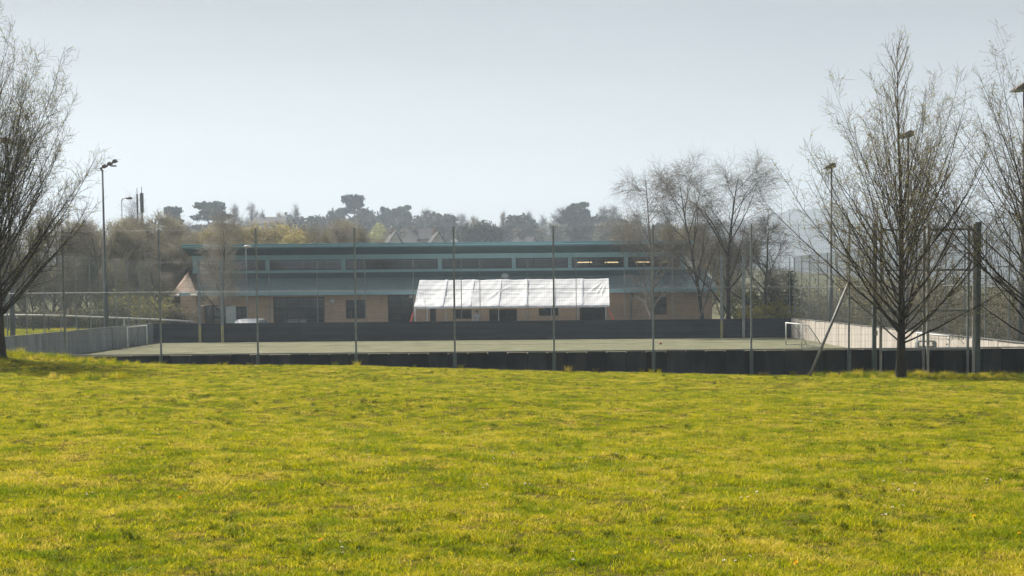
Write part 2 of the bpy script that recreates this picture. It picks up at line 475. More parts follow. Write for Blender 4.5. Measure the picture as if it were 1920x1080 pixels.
# ------------------------------------------------------------------ fences
def weld_panel(w, z0, z1, r=0.0019):
    """welded wire panel: thin upright wires and level ones"""
    V, F = [], []
    vs, qs = [], []
    nv = max(2, round(w / 0.05))
    P = []
    def bars(a, b, rad):
        a = np.array(a, float); b = np.array(b, float); n = len(a)
        d = (b - a)[0]; d = d / np.linalg.norm(d)
        ref = np.array([0, 1, 0.0]); u = np.cross(d, ref); u /= np.linalg.norm(u); wv = np.cross(d, u)
        base = sum(len(v) for v in vs)
        ring = np.stack([u * math.cos(t) + wv * math.sin(t) for t in (0.5, 0.5 + math.tau / 3, 0.5 + 2 * math.tau / 3)]) * rad
        vv = np.concatenate([a[:, None] + ring[None], b[:, None] + ring[None]], 1)   # n,6,3
        idx = base + np.arange(n)[:, None, None] * 6
        q = np.array([[0, 3, 4, 1], [1, 4, 5, 2], [2, 5, 3, 0]])[None]
        vs.append(vv.reshape(-1, 3)); qs.append((idx + q).reshape(-1, 4))
    xs_ = (np.arange(nv) + 0.5) * w / nv
    bars([(x, 0, z0) for x in xs_], [(x, 0, z1) for x in xs_], r)
    zs_ = np.arange(z0, z1 + 1e-6, 0.2)
    bars([(0.02, -0.006, z) for z in zs_], [(w - 0.02, -0.006, z) for z in zs_], r * 1.25)
    return mesh_np('mesh_panel', np.concatenate(vs), np.concatenate(qs), M_wire, smooth=False)

def fence(p0, p1, stations, label, H=5.0, rk=1.0, pr=0.029, foot=True, thick=(), mid=3.1, mesh=True, skip=()):
    """stations: distances along the run where posts stand"""
    p0, p1 = Vector(p0), Vector(p1)
    a = math.atan2(p1.y - p0.y, p1.x - p0.x)
    root = empty('court_fence', (p0.x, p0.y, 0), a, label, 'fence')
    me = MB().box(-pr, pr, -pr, pr, 0.0, H).box(-pr * 1.15, pr * 1.15, -pr * 1.15, pr * 1.15, H, H + 0.012).mesh('post', M_post, bevel=0.008)
    mf = MB().box(-0.055, 0.055, -0.055, 0.0, 0, WALL_H).mesh('post_foot', M_postg, bevel=0.006)
    off = -0.12 if foot else 0.12
    for s in stations:
        o = link_mesh('post', me, None, root); o.location = (s, off, 0)
        if foot:
            q = link_mesh('post_foot', mf, None, root); q.location = (s, off - 0.042, 0)
    cache = {}
    for s0, s1 in zip(stations[:-1], stations[1:]):
        w = round(s1 - s0, 3)
        if w < 0.15 or any(k0 <= s0 + 0.01 and s1 - 0.01 <= k1 for k0, k1 in skip): continue
        if w not in cache: cache[w] = weld_panel(w, WALL_H + 0.03, H)
        o = link_mesh('mesh_panel', cache[w], None, root); o.location = (s0, off + pr * 1.2, 0)
    for z, rr in ((H - 0.03, 0.010), (mid, 0.012)):
        segs = [(stations[0], stations[-1])]
        if skip: segs = [(stations[0], skip[0][0]), (skip[0][1], stations[-1])]
        for a0, a1 in segs:
            MB().tube([(a0, off + pr * 1.2 + 0.014, z), (a1, off + pr * 1.2 + 0.014, z)], rr * rk, 6).obj('rail', M_post, root)
    return root, off
front_px = [123, 302.5, 484, 668, 853, 1039, 1225, 1408.5, 1591.5]
fx = [X(p, Y1 - 0.12, 670) for p in front_px]
fx = [XL + 0.15, fx[0] - 6.0, fx[0] - 3.0] + fx
g0, g1, g2 = X(1640, Y1 - 0.12, 670), X(1738, Y1 - 0.12, 670), X(1827, Y1 - 0.12, 670)
fx = fx + [g0, g2, XR1 - 0.05]
ff, foff = fence((XL, Y1, 0), (XR1, Y1, 0), [x - XL for x in fx], 'tall wire mesh fence with slim grey posts above the near court wall', H=4.98, rk=0.55,
                 skip=((g0 - XL, g2 - XL),))
bpx = [400 - 105, 505, 595, 684.5, 775, 865, 900, 990, 1080.5, 1171, 1261]
bx = [X(p, Y2, 560) for p in bpx]; bx[0] = XL + 0.1
bx = [bx[0], X(375, Y2), X(417, Y2)] + bx[1:] + [X(1352, Y2), X(1393, Y2), XR2 - 0.1]
bf, boff = fence((XL, Y2, 0), (XR2, Y2, 0), [x - XL for x in bx], 'tall wire mesh fence above the far plank wall, in front of the school', H=5.0, rk=0.6, pr=0.025, foot=False)
for px in (375, 417, 1352, 1393):       # stout posts with pale yellow feet at the ends of the far fence
    x = X(px, Y2) - XL
    MB().box(x - 0.085, x + 0.085, -0.34, -0.17, 1.05, 5.12).obj('stout_post', M_post, bf, bevel=0.01)
    MB().box(x - 0.08, x + 0.08, -0.335, -0.175, 0.01, 1.05).obj('post_foot', M_yel if px in (375, 1352, 417) else M_galv, bf, bevel=0.01)
MB().tube([(X(1303, Y2 + 1.8, 600) - XL, 1.4, 0.4), (X(1347, Y2, 487) - XL, -0.1, 4.9)], 0.045, 8).obj('brace', M_brace, bf)
nside = 18
lf, _ = fence((XL, Y1, 0), (XL, Y2, 0), [0.2 + (Y2 - Y1 - 0.4) * i / nside for i in range(nside + 1)], 'wire mesh side fence receding along the left wall behind the white goal', pr=0.025, foot=False)
rf, _ = fence((XR1, Y1, 0), (XR2, Y2, 0), [0.2 + (Y2 - Y1 - 0.4) * i / nside for i in range(nside + 1)], 'wire mesh side fence receding along the pale sunlit right wall', pr=0.025, foot=True)
# the leaning brace in front of the near fence
pA = at(1514, 699, Y1 - 1.0); pB = at(1592, 528, Y1 - 0.2)
o = MB().tube([(pA.x - XL, pA.y - Y1, pA.z - 0.25), (pB.x - XL, pB.y - Y1, pB.z)], 0.043, 10).obj('brace', M_brace, ff, smooth=True)

# gate frame at the right of the near fence
gate = empty('court_gate', (g0, Y1 - 0.22, 0), 0, 'tall framed gateway with heavy posts and three cross rails behind the right tree', 'gate')
gz = {y: Z(1790, y, Y1 - 0.2) for y in (430, 506, 582, 655)}
gw = g2 - g0; gm = g1 - g0
for x, wd, mm in ((-0.02, 0.115, M_postg), (gw + 0.10, 0.115, M_postg)):
    MB().box(x - wd / 2, x + wd / 2, 0.02, 0.18, 0.3, 5.0).obj('gate_post', mm, gate, bevel=0.01)
for x in (0.16, gw - 0.06):  # bright colour of the right one stands for sun on its post's left side
    MB().box(x - 0.038, x + 0.038, -0.04, 0.05, 0.3, 4.95).obj('gate_upright', M_galv, gate, bevel=0.01)
MB().box(gm - 0.038, gm + 0.038, -0.04, 0.05, 0.3, 4.95).obj('gate_upright', M_galv, gate, bevel=0.01)
MB().box(gm - 0.165, gm - 0.095, -0.03, 0.05, 0.3, 4.9).obj('gate_stile', M_post, gate, bevel=0.008)
MB().box(gw - 0.26, gw - 0.20, -0.03, 0.05, 0.3, 4.9).obj('gate_stile', M_post, gate, bevel=0.008)
for y in (430, 506, 582, 655):
    h = 0.03 if y != 430 else 0.035
    MB().box(gm + 0.058, gw - 0.118, -0.025, 0.045, gz[y] - h, gz[y] + h).obj('cross_rail', M_post, gate, bevel=0.006)
    MB().box(0.218, gm - 0.168, -0.025, 0.045, gz[y] - h, gz[y] + h).obj('cross_rail', M_post, gate, bevel=0.006)
for x0, w in ((0.22, gm - 0.39), (gm + 0.06, gw - gm - 0.18)):
    o = link_mesh('mesh_panel', weld_panel(w, WALL_H + 0.05, 4.9), None, gate); o.location = (x0, 0.08, 0)
MB().box(-0.02, 0.06, -0.02, 0.04, 1.6, 1.75).box(gm - 0.04, gm + 0.04, -0.075, -0.05, 1.9, 2.1).obj('latch', M_galv, gate)

# ------------------------------------------------------------------ floodlights
def floodlight(px, ytop, s_or_Y, label, kind='single', xw=None, heads=2):
    Y = s_or_Y
    top = at(px, ytop, Y)
    x = top.x if xw is None else xw
    root = empty('floodlight', (x, Y, 0), 0, label, 'floodlight', 'floodlights round the court')
    H = top.z
    MB().tube([(0, 0, 0), (0, 0, H * 0.37)], [0.125, 0.12], 12).obj('column_base', M_col, root, smooth=True)
    MB().tube([(0, 0, H * 0.37), (0, 0, H * 0.375), (0, 0, H)], [0.12, 0.07, 0.05], 12).obj('column', M_col, root, smooth=True)
    sgn = 1 if x < 0 else -1
    if kind == 'multi':
        arm = MB().tube([(-0.12 * sgn, 0, H + 0.15), (0, 0, H), (0, 0, H - 0.25)], 0.05, 8)
        arm.tube([(-0.1 * sgn, 0, H + 0.12), (0.75 * sgn, 0, H + 0.52)], 0.05, 8)
        arm.obj('bracket', M_head, root)
        for k in range(3):
            u = 0.12 + k * 0.29
            c = Vector((u * sgn, 0, H + 0.26 + k * 0.135))
            hd = MB(); d1 = Vector((0.9 * sgn, 0, 0.42)).normalized(); d2 = Vector((-d1.z * sgn, 0, abs(d1.x)))
            q = []
            for zz in (-0.08, 0.07):
                for (a, b) in ((-0.12, -0.28), (0.12, -0.28), (0.12, 0.28), (-0.12, 0.28)):
                    f_ = 1 if zz < 0 else 0.7
                    q.append(c + d1 * a * f_ + Vector((0, b * f_, 0)) + d2 * zz)
            hd.hexa(q); hd.obj('lamp_head', M_head, root, bevel=0.015)
        hd = MB().hexa([Vector((0.62 * sgn + dx, dy, H + 0.22 + dz)) for dz in (0, 0.07) for dx, dy in ((-.15, -.12), (.15, -.12), (.15, .12), (-.15, .12))])
        hd.obj('lamp_head', M_head, root, bevel=0.01)
    else:
        MB().tube([(0, 0, H - 0.2), (0, 0, H + 0.1)], 0.045, 8).obj('bracket', M_head, root)
        # wedge shaped lamp heads side by side, tipped down towards the pitch
        for k in range(heads):
            dy = (k - (heads - 1) / 2) * 0.42
            prof = [(-0.42, -0.03), (-0.36, 0.05), (-0.02, 0.27), (0.16, 0.22), (0.17, 0.02), (0.05, -0.03)]
            prof = [(u * (-sgn) * -1 * -1 if False else u * (-sgn) * -1, w) for u, w in prof]
            prof = [(-(u) * 1.0 if sgn > 0 else u * -1.0 * -1.0, w) for u, w in [(a * 1.0, b) for a, b in [(-0.42, -0.03), (-0.36, 0.05), (-0.02, 0.27), (0.16, 0.22), (0.17, 0.02), (0.05, -0.03)]]]
            h = MB().prism([(u, w + H + 0.03) for u, w in prof], dy - 0.19, dy + 0.19, axis='y')
            h.obj('lamp_head', M_head, root, bevel=0.015)
            lens = MB().hexa([(sgn * a, dy + b, H + 0.03 + c) for c in (-0.05, -0.035) for a, b in ((0.06, -0.16), (0.40, -0.16), (0.40, 0.16), (0.06, 0.16))])
            lens.obj('lens', M_galv, root)
    return root
floodlight(192, 320, 92.5, 'tall floodlight with a tilted row of lamps, left of the court clear against the sky', 'multi')
floodlight(22, 270, 77.0, 'floodlight whose lamp head shows among the branches of the large left tree', xw=-23.2)
floodlight(1557, 316, 91.2, 'floodlight left of the right-hand bare tree, its column clear of the branches', xw=X(1559, 91.2, 330))
floodlight(1700, 258, 73.7, 'floodlight in the middle of the bare tree by the gate, column behind the trunk', xw=X(1703, 73.7, 260))
floodlight(1912, 170, 57.0, 'nearest and highest floodlight, at the right edge among the branches', xw=X(1921, 57, 170))

def street_lamp(px, ytop, Y, label, z0=0.0, flat=True, r=0.05):
    t = at(px, ytop, Y)
    root = empty('street_lamp', (t.x, Y, z0), 0, label, 'street lamp')
    h = t.z - z0
    MB().tube([(0, 0, 0), (0, 0, 1.1), (0, 0, 1.15), (0, 0, h)], [r * 1.3, r * 1.3, r * 0.8, r * 0.7], 10).obj('column', M_post, root, smooth=True)
    if flat:
        MB().tube([(0, 0, h - 0.02), (0, 0, h + 0.06)], [0.06, 0.09], 10).sphere((0.12, 0, h + 0.12), 0.30, 0.16, 0.10, 12, 6).obj('lamp_head', mat('lamp_shell', (0.6, 0.56, 0.5), (0.5, 0.46, 0.42), rough=0.4), root, smooth=True)
    else:
        MB().tube([(0, 0, h), (0.08, 0, h + 0.22), (0.3, 0, h + 0.3), (0.5, 0, h + 0.28)], 0.045, 8).obj('bracket', M_galv, root)
        MB().sphere((0.62, 0, h + 0.27), 0.30, 0.14, 0.11, 12, 6).obj('lamp_head', M_head, root, smooth=True)
street_lamp(461, 466, 110, 'street lamp with a flat pale head standing before the school roof')
street_lamp(228, 378, 135, 'curved street lamp poking above the brown trees behind the left fence', z0=0.5, flat=False)

# ------------------------------------------------------------------ goals, bench, ball
def goal(name, x, ya, yb, sgn, label, depth=1.0):
    """goal mouth runs along y from ya to yb at x; sgn points to the back of the net"""
    root = empty(name, (x, (ya + yb) / 2, 0), 0, label, 'football goal', 'small white goals on the court')
    h, w = 1.2, abs(yb - ya) / 2
    for s in (-1, 1):
        MB().tube([(0, s * w, 0.012), (0, s * w, h)], 0.035, 10).obj('goalpost', M_white, root, smooth=True)
        fr = MB().tube([(0.03 * sgn, s * w, h - 0.03), (0.35 * sgn, s * w, h - 0.04), (depth * sgn, s * w, 0.04)], 0.02, 8)
        fr.tube([(depth * sgn, s * w, 0.04), (0.03 * sgn, s * w, 0.04)], 0.02, 8)
        fr.obj('stay', M_post, root, smooth=True)
    MB().tube([(0, -w - 0.035, h), (0, w + 0.035, h)], 0.035, 10).obj('crossbar', M_white, root, smooth=True)
    MB().tube([(depth * sgn, -w, 0.04), (depth * sgn, w, 0.04)], 0.02, 8).obj('ground_bar', M_post, root, smooth=True)
    net = MB(); 
    for i in range(25):
        y = -w + 2 * w * i / 24
        net.tube([(0.02 * sgn, y, h - 0.02), (0.35 * sgn, y, h - 0.05), (depth * sgn, y, 0.05)], 0.0035, 3, False)
    for i in range(8):
        t = i / 7; xx = 0.35 + (depth - 0.35) * t; zz = (h - 0.05) * (1 - t) + 0.05 * t
        net.tube([(xx * sgn, -w, zz), (xx * sgn, w, zz)], 0.0035, 3, False)
    net.obj('net', M_galv, root)
    return root
Yg0, Yg1 = 92.5, 97.4
xg = at(260, 645, 95).x
goal('football_goal', at(260, 648, 95).x, 92.3, 97.2, -1, 'white goal against the grey left wall of the court', 0.9)
goal('football_goal', at(1488, 645, 86.6).x, 84.2, 89.0, 1, 'white goal at the far end of the pale sunlit wall', 1.1)
xn = at(1750, 640, 64.5).x
goal('football_goal', xn, 62.2, 67.1, 1, 'white goal nearest the gate, seen through it against the pale wall', 1.0)
bench = empty('bench', (at(1736, 645, 60).x, 60, 0), 0, 'dark grey double-bar bench frame standing before the goal behind the gate', 'bench')
bz = Z(1736, 641, 60)
bw_ = X(1752, 60, 641) - X(1720, 60, 641)
MB().box(-bw_ / 2, bw_ / 2, -0.18, -0.02, bz, bz + 0.05).box(-bw_ / 2, bw_ / 2, 0.02, 0.18, bz, bz + 0.05).obj('seat', M_post, bench, bevel=0.006)
for s in (-1, 1):
    MB().box(s * bw_ / 2 - 0.04, s * bw_ / 2 + 0.04, -0.18, 0.18, 0, bz - 0.003).obj('leg', M_post, bench, bevel=0.006)
MB().box(-bw_ / 2 + 0.045, bw_ / 2 - 0.045, -0.03, 0.03, bz - 0.22, bz - 0.15).obj('stretcher', M_post, bench, bevel=0.006)
b_ = at(1234, 646.5, 93); 
bY = 93.0
MB().sphere((0, 0, 0.07), 0.07, 0.07, 0.07, 16, 10).obj('ball', mat('ball_red', (0.45, 0.10, 0.07), (0.4, 0.08, 0.06)), None, smooth=True).location = (at(1234, 646.5, 3.05 * 3100 / 101.5).x, 3.0 * 3100 / 101.5, 0)
tag(bpy.data.objects['ball'], 'small red ball lying alone on the pitch', 'ball')

# ------------------------------------------------------------------ school building
YB, YU, YR, YG = 117.0, 120.5, 118.0, 116.3
def zz(y, Y, px=900): return Z(px, y, Y)
XB0, XB1 = X(343, YB), X(1335, YB)
XU0, XU1 = X(362, YU), X(1285, YU)
bl = empty('school_building', ((XB0 + XB1) / 2, YB, 0), 0, 'long low school with teal roof edge, strip of high windows and buff brick walls', 'building')
OX, OY = (XB0 + XB1) / 2, YB
def bput(mb, name, m, parent=None, **k):
    mb.v = [(v[0] - OX, v[1] - OY, v[2]) for v in mb.v]
    return mb.obj(name, m, parent or bl, **k)
z_gut0, z_gut1 = zz(551, YG), zz(544, YG)
z_sill, z_w0, z_w1, z_b1 = zz(508.5, YU), zz(503.5, YU), zz(484.5, YU), zz(475.5, YU)
z_f0, z_f1 = zz(461.5, YR), zz(454.5, YR)
# ground floor openings (photo columns)
OPEN = [(382, 430, 572, 640, 'win'), (442, 462, 575, 640, 'win'), (512, 608, 557, 640, 'bigwin'), (648, 686, 562.5, 597.5, 'win'), (727, 776, 553, 640, 'door'),
        (806, 817, 573, 640, 'door'), (849, 884, 572, 598, 'win'), (917, 969, 573, 640, 'door'), (1010, 1047, 573, 592, 'win'), (1087, 1135, 572, 640, 'door'), (1219, 1250, 557, 590, 'win')]
ops = []
for a, b, t, q, k in OPEN:
    x0, x1 = X(a, YB), X(b, YB)
    z1 = Z((a + b) / 2, t, YB); z0 = 0.05 if q == 640 else Z((a + b) / 2, q, YB)
    if k == 'bigwin': z0 = 0.45
    if k == 'win' and q == 640: z0 = 0.5
    ops.append((x0, x1, z0, z1, k))
wall = MB(); xc = XB0; TOPZ = z_gut0 + 0.05
for x0, x1, z0, z1, k in ops:
    wall.box(xc, x0, YB, YB + 0.3, 0, TOPZ)
    wall.box(x0, x1, YB, YB + 0.3, z1, TOPZ)
    if z0 > 0.1: wall.box(x0, x1, YB, YB + 0.3, 0, z0)
    xc = x1
wall.box(xc, XB1, YB, YB + 0.3, 0, TOPZ)
wall.box(XB0, XB0 + 0.3, YB + 0.3, YB + 11, 0, TOPZ).box(XB1 - 0.3, XB1, YB + 0.3, YB + 11, 0, TOPZ).box(XB0, XB1, YB + 11, YB + 11.3, 0, TOPZ)
bput(wall, 'wall', M_brick)
bput(MB().box(XB0 + 0.3, XB1 - 0.3, YB + 2.6, YB + 2.7, 0, TOPZ), 'inner_wall', M_dark)
bput(MB().box(XB0 + 0.3, XB1 - 0.3, YB + 0.3, YB + 10.9, 0.006, 0.03), 'floor', M_dark)
def window(x0, x1, z0, z1, Y, nx, nz, fr=0.06, m=M_frame, name='window', zs=None):
    f = MB(); t = 0.06
    f.box(x0, x1, Y, Y + t, z1 - fr, z1).box(x0, x1, Y, Y + t, z0, z0 + fr).box(x0, x0 + fr, Y, Y + t, z0 + fr, z1 - fr).box(x1 - fr, x1, Y, Y + t, z0 + fr, z1 - fr)
    cw = (x1 - x0 - 2 * fr) / nx
    zl = zs or [z0 + fr + (z1 - z0 - 2 * fr) * j / nz for j in range(nz + 1)]
    for i in range(1, nx):
        xx = x0 + fr + cw * i; f.box(xx - fr / 2, xx + fr / 2, Y + 0.004, Y + t - 0.004, z0 + fr, z1 - fr)
    for z in zl[1:-1]:
        f.box(x0 + fr, x1 - fr, Y + 0.008, Y + t - 0.008, z - fr / 2, z + fr / 2)
    o = bput(f, name, m)
    for i in range(nx):
        for j in range(len(zl) - 1):
            xa = x0 + fr + cw * i
            bput(MB().box(xa, xa + cw, Y + 0.028, Y + 0.036, zl[j], zl[j + 1]), 'pane', M_glass, o)
    return o
for x0, x1, z0, z1, k in ops:
    w = x1 - x0
    if k == 'bigwin': window(x0, x1, z0, z1, YB + 0.1, 4, 3, 0.08)
    elif k == 'win': window(x0, x1, z0, z1, YB + 0.1, 2 if w < 1.6 else 3, 2 if z1 - z0 > 0.9 else 1, 0.07)
    else: window(x0, x1, z0, z1, YB + 0.1, max(1, round(w / 0.75)), 2, 0.08, name='glazed_door')
# pale blinds and notices behind a few panes
for px0, px1, py0, py1 in ((655, 661, 580, 597), (925, 932, 580, 596), (935, 939, 575, 584), (1016, 1026, 576, 583), (870, 880, 577, 585), (1058, 1066, 575, 581)):
    p0, p1 = at(px0, py0, YB + 0.24), at(px1, py1, YB + 0.24)
    bput(MB().box(p0.x, p1.x, YB + 0.24, YB + 0.25, p1.z, p0.z), 'notice', mat('paper', (0.45, 0.44, 0.38), (0.38, 0.37, 0.3)))
# gutter and lower roof
bput(MB().box(XB0 - 0.1, XB1 + 0.3, YG - 0.1, YG + 0.06, z_gut0, z_gut1), 'gutter', M_teal, bevel=0.02)
bput(MB().box(XB0, XB1 + 0.2, YG + 0.06, YB, z_gut0 + 0.02, z_gut0 + 0.06), 'eaves_board', M_soffit)
z_rb = zz(519.5, 119.6)
XH = X(368, YG)
bput(MB().prism([(YG + 0.0, z_gut1), (119.6, z_rb), (119.6, z_rb - 0.12), (YG + 0.0, z_gut1 - 0.1)], XH, XB1 + 0.3), 'lower_roof', M_roof)
ribs = MB(); x = XH + 0.1; sl = math.atan2(z_rb - z_gut1, 119.6 - YG)
while x < XB1 + 0.2:
    ribs.prism([(YG - 0.02, z_gut1 + 0.002), (119.58, z_rb + 0.002), (119.58, z_rb + 0.06), (YG - 0.02, z_gut1 + 0.062)], x, x + 0.07)
    x += 0.172
bput(ribs, 'roof_ribs', M_roof)
bput(MB().prism([(119.6, z_rb + 0.01), (YU, z_sill + 0.02), (YU, z_sill - 0.12), (119.6, z_rb - 0.12)], XH, XB1 + 0.1), 'flashing', M_soffit)
# clerestory
bput(MB().box(XU0, XU1, YU - 0.06, YU + 0.2, z_sill, z_w0), 'sill_band', M_teal)
bput(MB().box(XU0, XU1, YU - 0.06, YU + 0.2, z_w1, z_b1 + 0.06), 'head_band', M_teal)
piers = [(362, 376), (497.5, 506), (640, 648), (821, 829), (959.5, 967), (1065, 1072), (1170.5, 1177.5), (1276, 1285)]
for a, b in piers:
    bput(MB().box(X(a, YU, 495), X(b, YU, 495), YU - 0.10, YU + 0.2, z_w0 + 0.001, z_w1 - 0.001), 'pier', M_teal, bevel=0.01)
for i in range(len(piers) - 1):
    x0, x1 = X(piers[i][1], YU, 495), X(piers[i + 1][0], YU, 495)
    window(x0, x1, z_w0, z_w1, YU + 0.02, max(3, round((x1 - x0) / 1.27)), 1, 0.05)
bput(MB().box(XU0, XU1, YU + 5.0, YU + 5.1, z_sill - 0.6, z_b1 - 0.2), 'inner_wall', M_room)
bput(MB().box(XU0, XU0 + 0.2, YU + 0.2, YU + 5, z_sill, z_b1).box(XU1 - 0.2, XU1, YU + 0.2, YU + 5, z_sill, z_b1), 'end_wall', M_soffit)
# upper roof, its edge rising towards the court
sl = (z_f0 - z_b1) / (YU - YR)
XR0_, XR1_ = X(341, YR, 460), X(1300, YR, 460)
zb = z_f1 - 0.035 * (YB + 11.6 - YR)
bput(MB().prism([(YR + 0.02, z_f0 + 0.01), (YR + 0.02, z_f1 - 0.02), (YB + 11.6, zb), (YB + 11.6, zb - 0.2), (YU, z_b1 + 0.0)], XR0_ + 0.02, XR1_ - 0.02), 'upper_roof', M_soffit)
bput(MB().box(XR0_, XR1_, YR - 0.06, YR + 0.02, z_f0, z_f1), 'fascia', M_teal, bevel=0.015)
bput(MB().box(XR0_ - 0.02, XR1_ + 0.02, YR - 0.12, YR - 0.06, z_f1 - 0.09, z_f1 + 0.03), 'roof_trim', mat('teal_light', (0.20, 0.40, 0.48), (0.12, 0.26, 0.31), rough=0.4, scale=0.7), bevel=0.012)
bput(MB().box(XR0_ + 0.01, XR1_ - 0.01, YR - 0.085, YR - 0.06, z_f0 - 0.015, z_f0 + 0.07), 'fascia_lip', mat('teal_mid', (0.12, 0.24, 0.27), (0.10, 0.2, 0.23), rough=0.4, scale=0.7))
# hipped tiled corner at the left end
A, B_, Cc = at(320, 553.5, YB + 0.8), at(352, 510, YB + 2.4), at(369, 553, YB - 1.3)
D_ = Vector((B_.x + 0.3, B_.y + 3, A.z)); 
hip = MB(); hip.v = [tuple(v) for v in (A, Cc, B_, D_)]; hip.f = [(0, 1, 2), (1, 3, 2), (3, 0, 2), (0, 3, 1)]
bput(hip, 'hipped_roof', M_tile)
cour = MB()
e1 = Cc - A; nrm = (Cc - A).cross(B_ - A).normalized(); 
if nrm.z < 0: nrm = -nrm
for k in range(16):
    t = (k + 0.5) / 16
    foot = A + e1 * t
    # tile column from the eave up to whichever edge it meets
    top = B_
    u = (B_ - A).dot(e1) / e1.length_squared
    hgt = (B_ - A) - e1 * u
    f_ = t / u if t < u else (1 - t) / (1 - u)
    up = hgt * f_ * 0.97
    w_ = e1.normalized() * 0.04
    cour.hexa([foot - w_ + nrm * 0.004, foot + w_ + nrm * 0.004, foot + w_ * 0.6 + up + nrm * 0.004, foot - w_ * 0.6 + up + nrm * 0.004,
               foot - w_ + nrm * 0.06, foot + w_ + nrm * 0.06, foot + w_ * 0.6 + up + nrm * 0.05, foot - w_ * 0.6 + up + nrm * 0.05])
bput(cour, 'tile_rolls', mat('tile_pale', (0.60, 0.50, 0.42), (0.42, 0.31, 0.24), rough=0.7, scale=5))
g_ = MB(); g_.tube([A + Vector((-0.05, -0.05, -0.03)), Cc + Vector((0.05, -0.05, -0.03))], 0.07, 8); bput(g_, 'gutter', M_white)
bput(MB().box(XB0 + 0.0, X(372, YB), YB - 0.9, YB - 0.002, 0, A.z - 0.05), 'corner_wall', M_brick)
# wall lamps, alarm box, downpipe, roof vent
for px, py, r in ((623, 565, 0.17), (770, 556, 0.14)):
    p = at(px, py, YB - 0.1); bput(MB().tube([(p.x, YB - 0.002, p.z), (p.x, YB - 0.10, p.z), (p.x, YB - 0.14, p.z)], [r, r, r * 0.6], 14), 'wall_lamp', M_white, smooth=True)
p = at(1197.5, 557, YB - 0.1); bput(MB().box(p.x - 0.14, p.x + 0.14, YB - 0.1, YB - 0.002, p.z - 0.13, p.z + 0.13), 'alarm_box', M_white, bevel=0.02)
p = at(1183, 560, YB - 0.1); bput(MB().box(p.x - 0.05, p.x + 0.05, YB - 0.14, YB - 0.03, 0, z_gut0 + 0.02), 'downpipe', M_postg, bevel=0.01)
p = at(947, 517, 119.2); vent = MB().sphere((p.x, 119.2, p.z - 0.05), 0.32, 0.32, 0.26, 14, 8).tube([(p.x, 119.2, p.z - 0.6), (p.x, 119.2, p.z - 0.05)], 0.27, 12)
bput(vent, 'roof_vent', mat('vent_dome', (0.42, 0.45, 0.44), (0.33, 0.36, 0.36)), smooth=True)
# lit tubes inside the hall
M_tube = emit_mat('strip_glow', (1.0, 0.72, 0.34), 2.6)
for i, (a, b, py) in enumerate(((1083, 1110, 492), (1134, 1159, 492), (1193, 1218, 491.5), (1240, 1262, 491))):
    Yt = YU + 1.8; p0, p1 = at(a, py, Yt), at(b, py, Yt)
    r_ = empty('strip_light', ((p0.x + p1.x) / 2, Yt, p0.z), 0, ['glowing strip light behind the high window, leftmost of the lit four', 'glowing strip light second from the left behind the high windows',
               'glowing strip light behind birch branches, third from the left', 'glowing strip light at the right end of the high windows behind the trees'][i], 'light', 'lit strip lights in the hall')
    h = (p1.x - p0.x) / 2
    MB().box(-h, h, -0.05, 0.05, -0.035, 0.035).obj('tube', M_tube, r_)
    MB().box(-h, h, -0.07, 0.07, 0.038, 0.08).box(-h * 0.7, -h * 0.66, -0.01, 0.01, 0.08, 0.5).box(h * 0.66, h * 0.7, -0.01, 0.01, 0.08, 0.5).obj('batten', M_white, r_)

